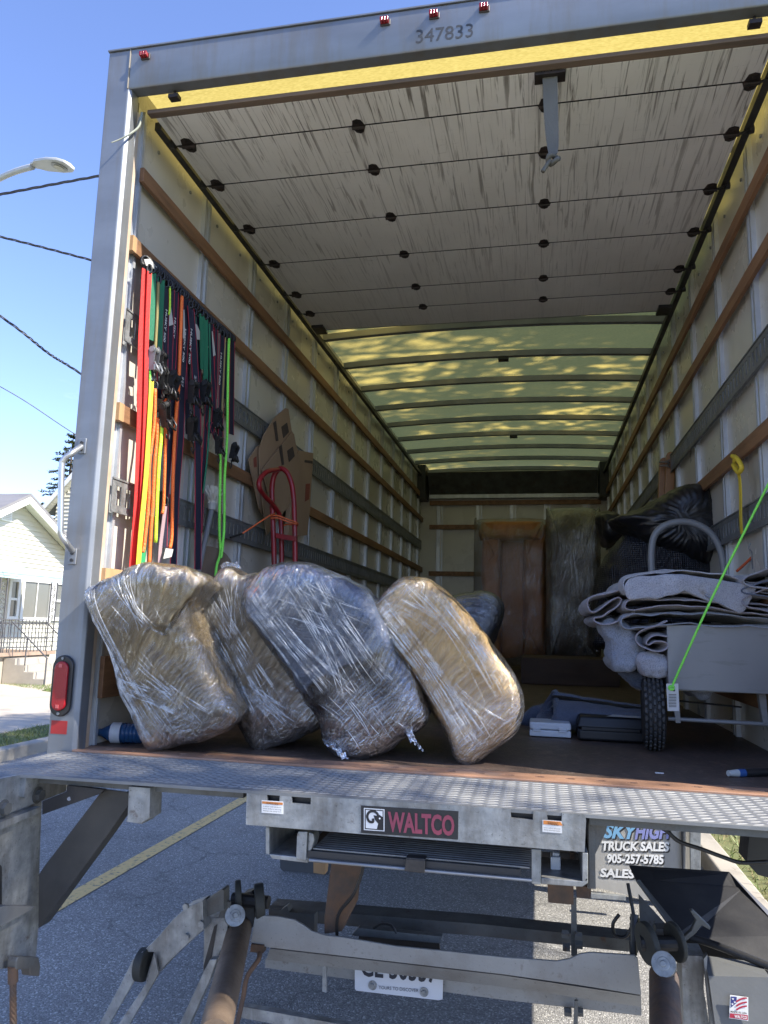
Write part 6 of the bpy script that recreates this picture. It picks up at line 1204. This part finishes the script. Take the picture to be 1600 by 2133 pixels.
# ---- hanging straps on the left wall
XS = -1.150
RED = webmat('red_webbing', (.80, .035, .03)); GRN = webmat('green_webbing', (.02, .20, .105)); NAVY = webmat('navy_webbing', (.012, .014, .035)); EDGE = mat('red_edge_stitch', (.42, .03, .06), rough=.6); OLV = webmat('olive_webbing', (.30, .25, .09)); TANS = webmat('tan_webbing', (.22, .18, .15)); PINK = webmat('faded_pink_webbing', (.40, .28, .30)); RUBW = mat('black_hanger_rubber', (.012, .012, .014), rough=.45); TAGW = mat('cloth_tag_white', (.62, .61, .58), rough=.7)
def sp_(pix, x): return catm([PXW(a, b_, x) for a, b_ in pix], 5)
def loop(rt_, p, r_=.013, tilt=0):
    MB().tube([p + Vector((math.cos(t) * r_ * .6, math.cos(t) * r_ * .35, math.sin(t) * r_ * 1.3)) for t in [2 * math.pi * k / 12 for k in range(12)]], .0045, 6, closed=True).build('hanger_loop', RUBW, rt_, smooth=180)
def ratchet(rt_, a, b_, x, s_=1.0, silver=False, ang=0):
    s_ *= .82
    """ratchet buckle: two side plates, handle, spool, crossbar"""
    m_ = STAINLESS if silver else BLACK; c = PXW(a, b_, x); R = Matrix.Translation(c) @ Matrix.Rotation(ang, 4, 'X') @ Matrix.Scale(s_, 4)
    def bx(p, q): return MB().box(p, q, R)
    MB().prism([R @ Vector(v) for v in ((-.006, -.019, -.05), (-.006, -.019, .03), (.018, -.019, .045), (.026, -.019, .03), (.012, -.019, -.05))], R.to_3x3() @ Vector((0, .0035, 0))).build('side_plate', m_, rt_)
    MB().prism([R @ Vector(v) for v in ((-.006, .016, -.05), (-.006, .016, .03), (.018, .016, .045), (.026, .016, .03), (.012, .016, -.05))], R.to_3x3() @ Vector((0, .0035, 0))).build('side_plate', m_, rt_)
    bx((.012, -.022, -.052), (.024, .022, -.028)).build('handle_grip', m_, rt_, bevel=.003)
    MB().cyl(R @ Vector((.012, -.025, .028)), R @ Vector((.012, .025, .028)), .011 * s_, 12).build('spool', STEEL if silver else DARK, rt_)
    MB().tube([R @ Vector(v) for v in ((0, 0, -.05), (0, .012, -.062), (.002, .014, -.085), (.004, 0, -.10), (.004, -.014, -.088), (.004, -.013, -.075))], .0032 * s_, 6).build('wire_hook', STAINLESS if silver else DARK, rt_, smooth=180)
    MB().tube([R @ Vector(v) for v in ((.02, -.018, -.02), (.034, -.016, -.05), (.036, 0, -.066), (.034, .016, -.05), (.02, .018, -.02))], .004 * s_, 6).build('release_loop', m_, rt_, smooth=180)
    bx((-.004, -.016, -.004), (.004, .016, .004)).build('pawl', DARK if silver else STAINLESS, rt_)
def strap(kind, pix, w_, x, lab, edge=False, m_=None, lead=None, buckle=None, txt=None, tag_=None, mcat='strap', grp='ratchet straps and ropes hanging on the left wall'):
    pts = sp_(pix, x); nm = {'web': 'hanging_strap', 'rope': 'hanging_rope'}[kind]
    rt_ = root(nm, tuple(pts[0]), lab, 'strap' if kind == 'web' else 'rope', grp)
    loop(rt_, pts[0] + Vector((0, 0, .012)))
    if kind == 'web':
        MB().ribbon(pts, (w_ * .30, w_ * .95, 0), .0012).build('webbing', m_, rt_)
        if edge:
            for s_ in (-1, 1): MB().ribbon([p + Vector((s_ * w_ * .15, s_ * (w_ * .475 - .0010), 0)) for p in pts], (.0010, .0022, 0), .0019).build('edge_stitch', EDGE, rt_)
    else: MB().tube(pts, w_, 8).build('cord', m_, rt_, smooth=180)
    if buckle:
        for q in buckle: ratchet(rt_, *q)
    if txt:
        for s_, (a, b_), L, hh2 in txt:     # reads downward
            c = PXW(a, b_, x + .005); text('lettering', s_, c + Vector((0, hh2 / 2, 0)), c + Vector((0, hh2 / 2, -L)), c + Vector((0, -hh2 / 2, 0)), LETTER_W, rt_, .02) if False else text('lettering', s_, c + Vector((0, -hh2 / 2, 0)), c + Vector((0, -hh2 / 2, -L)), c + Vector((0, hh2 / 2, 0)), LETTER_W, rt_, .02)
    if tag_:
        MB().prism([PXW(a, b_, x + .006) for a, b_ in tag_], (.0008, 0, 0)).build('cloth_tag', TAGW, rt_)
    return rt_
strap('web', [(306, 563), (302, 640), (298, 720), (296, 850), (294, 930), (291, 1020), (286, 1100), (279, 1190)], .050, XS, 'wide bright red flat webbing strap nearest the post', m_=RED, tag_=[(300, 540), (312, 539), (326, 556), (324, 561), (304, 553)])
strap('web', [(311, 566), (306, 700), (303, 850), (299, 960), (294, 1060), (288, 1190)], .020, XS + .012, 'narrow red webbing tail in front of the wide red strap', m_=RED)
strap('web', [(318, 566), (316, 640), (314, 708)], .034, XS, 'green webbing strap ending in a silver ratchet buckle', m_=GRN, buckle=[(317, 745, XS + .02, 1.25, True, .15)])
strap('web', [(327, 570), (325, 640), (322, 712)], .018, XS - .006, 'second green webbing piece half hidden right of the silver buckle', m_=GRN)
strap('rope', [(330, 588), (328, 640), (323, 735)], .0065, XS + .012, 'short olive rope between the green straps', m_=OLV)
strap('web', [(338, 580), (335, 660), (333, 730)], .026, XS, 'green webbing strap ending in two stacked dark ratchet buckles', m_=GRN, buckle=[(335, 752, XS + .02, 1.1, False, 0), (337, 790, XS + .025, 1.0, False, .2)])
strap('web', [(346, 596), (345, 660), (344, 760), (346, 850)], .030, XS, 'navy strap with white lettering left of the lime thread', True, NAVY, txt=[('HUSKY 500', (347, 645), .14, .016)], buckle=[(340, 860, XS + .03, 1.35, False, .5)])
strap('web', [(357, 601), (355, 680), (352, 770)], .034, XS + .006, 'navy strap with a beige cloth tag', True, NAVY, tag_=[(353, 640), (356, 640), (361, 676), (352, 679)], buckle=[(356, 800, XS + .03, 1.5, False, -.25)])
strap('rope', [(354, 597), (354, 640), (352, 655)], .0045, XS + .012, 'short lime cord above the beige tag', m_=LIME2)
strap('web', [(366, 606), (364, 680), (361, 760), (359, 850), (352, 948), (345, 1047), (342, 1140)], .030, XS - .004, 'navy strap with sideways lettering left of the orange rope', True, NAVY, txt=[('HUSKY', (365, 662), .09, .014)])
strap('web', [(375, 612), (372, 700), (367, 800)], .020, XS + .004, 'narrow dark red edged strap beside the orange rope', True, NAVY)
strap('rope', [(379, 617), (376, 700), (372, 807), (368, 850), (363, 930), (360, 1014), (358, 1112), (354, 1142)], .0075, XS + .016, 'long orange rope ending at a white tag above the first bundle', m_=ORR, tag_=[(345, 1142), (361, 1144), (357, 1160), (340, 1164)])
strap('web', [(388, 620), (386, 700), (380, 800), (376, 910), (368, 1011), (364, 1090), (361, 1175)], .036, XS, 'navy strap tied narrow at mid length with a purple tag', True, NAVY, txt=[('HUSKY 500', (386, 685), .15, .016), ('227', (381, 785), .045, .017)], tag_=[(382, 645), (384, 645), (386, 705), (381, 705)])
strap('web', [(397, 640), (403, 720), (409, 823), (411, 880), (413, 1014), (412, 1186)], .040, XS + .018, 'longest navy strap with red edges and HUSKY 500 lettering', True, NAVY, txt=[('HUSKY 500', (399, 685), .16, .017), ('227', (407, 782), .05, .018)], buckle=[(399, 815, XS + .04, 1.35, False, .1)])
strap('web', [(405, 655), (408, 740), (406, 850), (402, 880)], .024, XS - .004, 'grey green strap with a cloth tag behind the longest navy strap', m_=webmat('grey_green_webbing', (.03, .08, .07)), tag_=[(403, 672), (410, 676), (416, 690), (416, 708), (410, 707), (408, 688)], buckle=[(397, 890, XS + .02, 1.4, False, .3)])
strap('web', [(420, 655), (421, 720), (422, 770)], .030, XS, 'left one of the two bright green straps at mid wall', m_=GRN)
strap('web', [(428, 663), (429, 740), (428, 795)], .030, XS + .008, 'right one of the two bright green straps at mid wall, above a dark buckle', m_=GRN, buckle=[(424, 815, XS + .02, 1.4, False, 0)])
strap('web', [(434, 668), (434, 760), (429, 880), (425, 950), (421, 1030), (417, 1110)], .024, XS, 'navy strap narrowing to a point behind the green cord', True, NAVY, txt=[('500 LASHING', (433, 720), .14, .013)])
strap('rope', [(436, 672), (438, 780), (437, 850), (432, 948), (423, 1027)], .0045, XS + .012, 'thin dark green cord slanting down left', m_=GRN)
strap('web', [(440, 673), (442, 760), (446, 840), (441, 900), (434, 888), (440, 880), (448, 912), (456, 925)], .026, XS + .01, 'navy strap looped back with crossed red edges to a black buckle', True, NAVY, tag_=[(441, 690), (443, 690), (449, 740), (444, 742)], buckle=[(453, 925, XS + .03, 1.1, False, .2)])
strap('web', [(450, 684), (450, 760), (448, 830)], .022, XS, 'short navy strap left of the brown one', True, NAVY)
strap('web', [(456, 690), (454, 780), (452, 860)], .018, XS - .004, 'brown webbing strap near the right end of the row', m_=TANS, buckle=[(450, 870, XS + .02, 1.2, False, 0)])
strap('web', [(463, 700), (461, 780), (460, 850), (459, 930)], .034, XS + .004, 'navy HUSKY strap just left of the lime rope', True, NAVY, txt=[('HUSKY 500', (461, 735), .16, .016)])
strap('rope', [(469, 703), (466, 780), (462, 870)], .0055, XS + .01, 'thin olive cord near the right end of the row', m_=OLV)
strap('rope', [(477, 705), (475, 780), (474, 855), (473, 916), (468, 998), (467, 1096), (462, 1153), (460, 1160)], .0068, XS + .022, 'long lime green rope at the right end of the row', m_=LIME)
strap('web', [(484, 709), (483, 790), (482, 860), (482, 905)], .034, XS, 'last navy strap of the row with an open framed buckle', True, NAVY, buckle=[(485, 940, XS + .02, 1.2, False, -.3)])
strap('rope', [(458, 935), (459, 980), (457, 1096), (459, 1150), (452, 1176), (449, 1200)], .0068, XS + .012, 'second lime rope hanging left of the long one over the bundle knot', m_=LIME)
strap('rope', [(337, 888), (335, 920), (331, 965), (327, 1047), (324, 1130)], .0075, XS + .02, 'fluorescent yellow green rope between the orange ropes', m_=LIME2)
strap('web', [(316, 790), (311, 880), (306, 965), (301, 1030), (293, 1110), (287, 1190)], .022, XS + .024, 'bright yellow flat webbing hanging below the silver buckle', m_=YELR)
strap('rope', [(313, 770), (309, 880), (304, 970), (301, 1040)], .0045, XS + .02, 'thin pale green cord beside the yellow webbing', m_=LIME)
strap('rope', [(323, 810), (321, 883), (311, 965), (309, 1047), (301, 1129), (297, 1150)], .0075, XS + .016, 'orange rope nearest to the yellow webbing', m_=ORR)
strap('rope', [(328, 870), (326, 920), (322, 965), (318, 1047), (314, 1110), (311, 1175)], .0075, XS + .010, 'orange rope in the middle, reaching the first bundle', m_=ORR)
strap('rope', [(346, 830), (345, 890), (344, 948), (341, 1047), (338, 1070)], .0065, XS + .006, 'dull orange rope left of the navy knot', m_=ORR)
strap('web', [(345, 1050), (340, 1090), (334, 1140), (332, 1180)], .018, XS, 'faded pink webbing tail low behind the bundle', m_=PINK)
strap('web', [(303, 1060), (300, 1110), (297, 1150), (296, 1190)], .030, XS - .006, 'bright green webbing end low beside the yellow webbing', m_=mat('vivid_green_webbing', (.03, .36, .13), rough=.6))
r = random.Random(21)
near = ('behind the olive rope', 'just left of the lettered strap by the lime thread', 'between the beige tag and the sideways lettering', 'touching the left side of the orange rope', 'right of the orange rope behind the purple tag', 'left of the longest navy strap', 'between the grey green strap and the bright green pair', 'behind the right one of the bright green pair', 'behind the strap with crossed red edges', 'between the brown webbing and the lettered strap near the row end', 'directly behind the long lime rope at the row end')
for k, (xt, yt) in enumerate(((334, 582), (351, 600), (362, 610), (370, 616), (383, 632), (392, 640), (413, 660), (432, 676), (446, 690), (458, 702), (472, 712))):
    ye = r.choice((790, 830, 870, 905, 930)); dx = r.uniform(-5, 2)
    strap('web', [(xt, yt), (xt + dx * .4, (yt * 2 + ye) / 3), (xt + dx * .7 + r.uniform(-2, 2), (yt + ye * 2) / 3), (xt + dx, ye)], r.uniform(.022, .034), XS - .018, 'dark navy background strap ' + near[k], k % 2 == 0, NAVY)
b = MB(); prev_ = None; pts_ = [PXW(a, b_, XS - .01) for a, b_ in ((302, 543), (330, 562), (360, 590), (400, 630), (440, 668), (470, 694), (484, 706))]
pts_ = catm(pts_, 16)
for i in range(0, len(pts_) - 2, 2):
    p = pts_[i]; b = MB().tube([p + Vector((math.cos(t) * .012, math.cos(t) * .012 + .004, math.sin(t) * .021)) for t in [2 * math.pi * k / 10 for k in range(10)]], .0055, 6, closed=True)
    b.build('hanger_ring', RUBW, bpy.data.objects['moving_truck'], smooth=180)
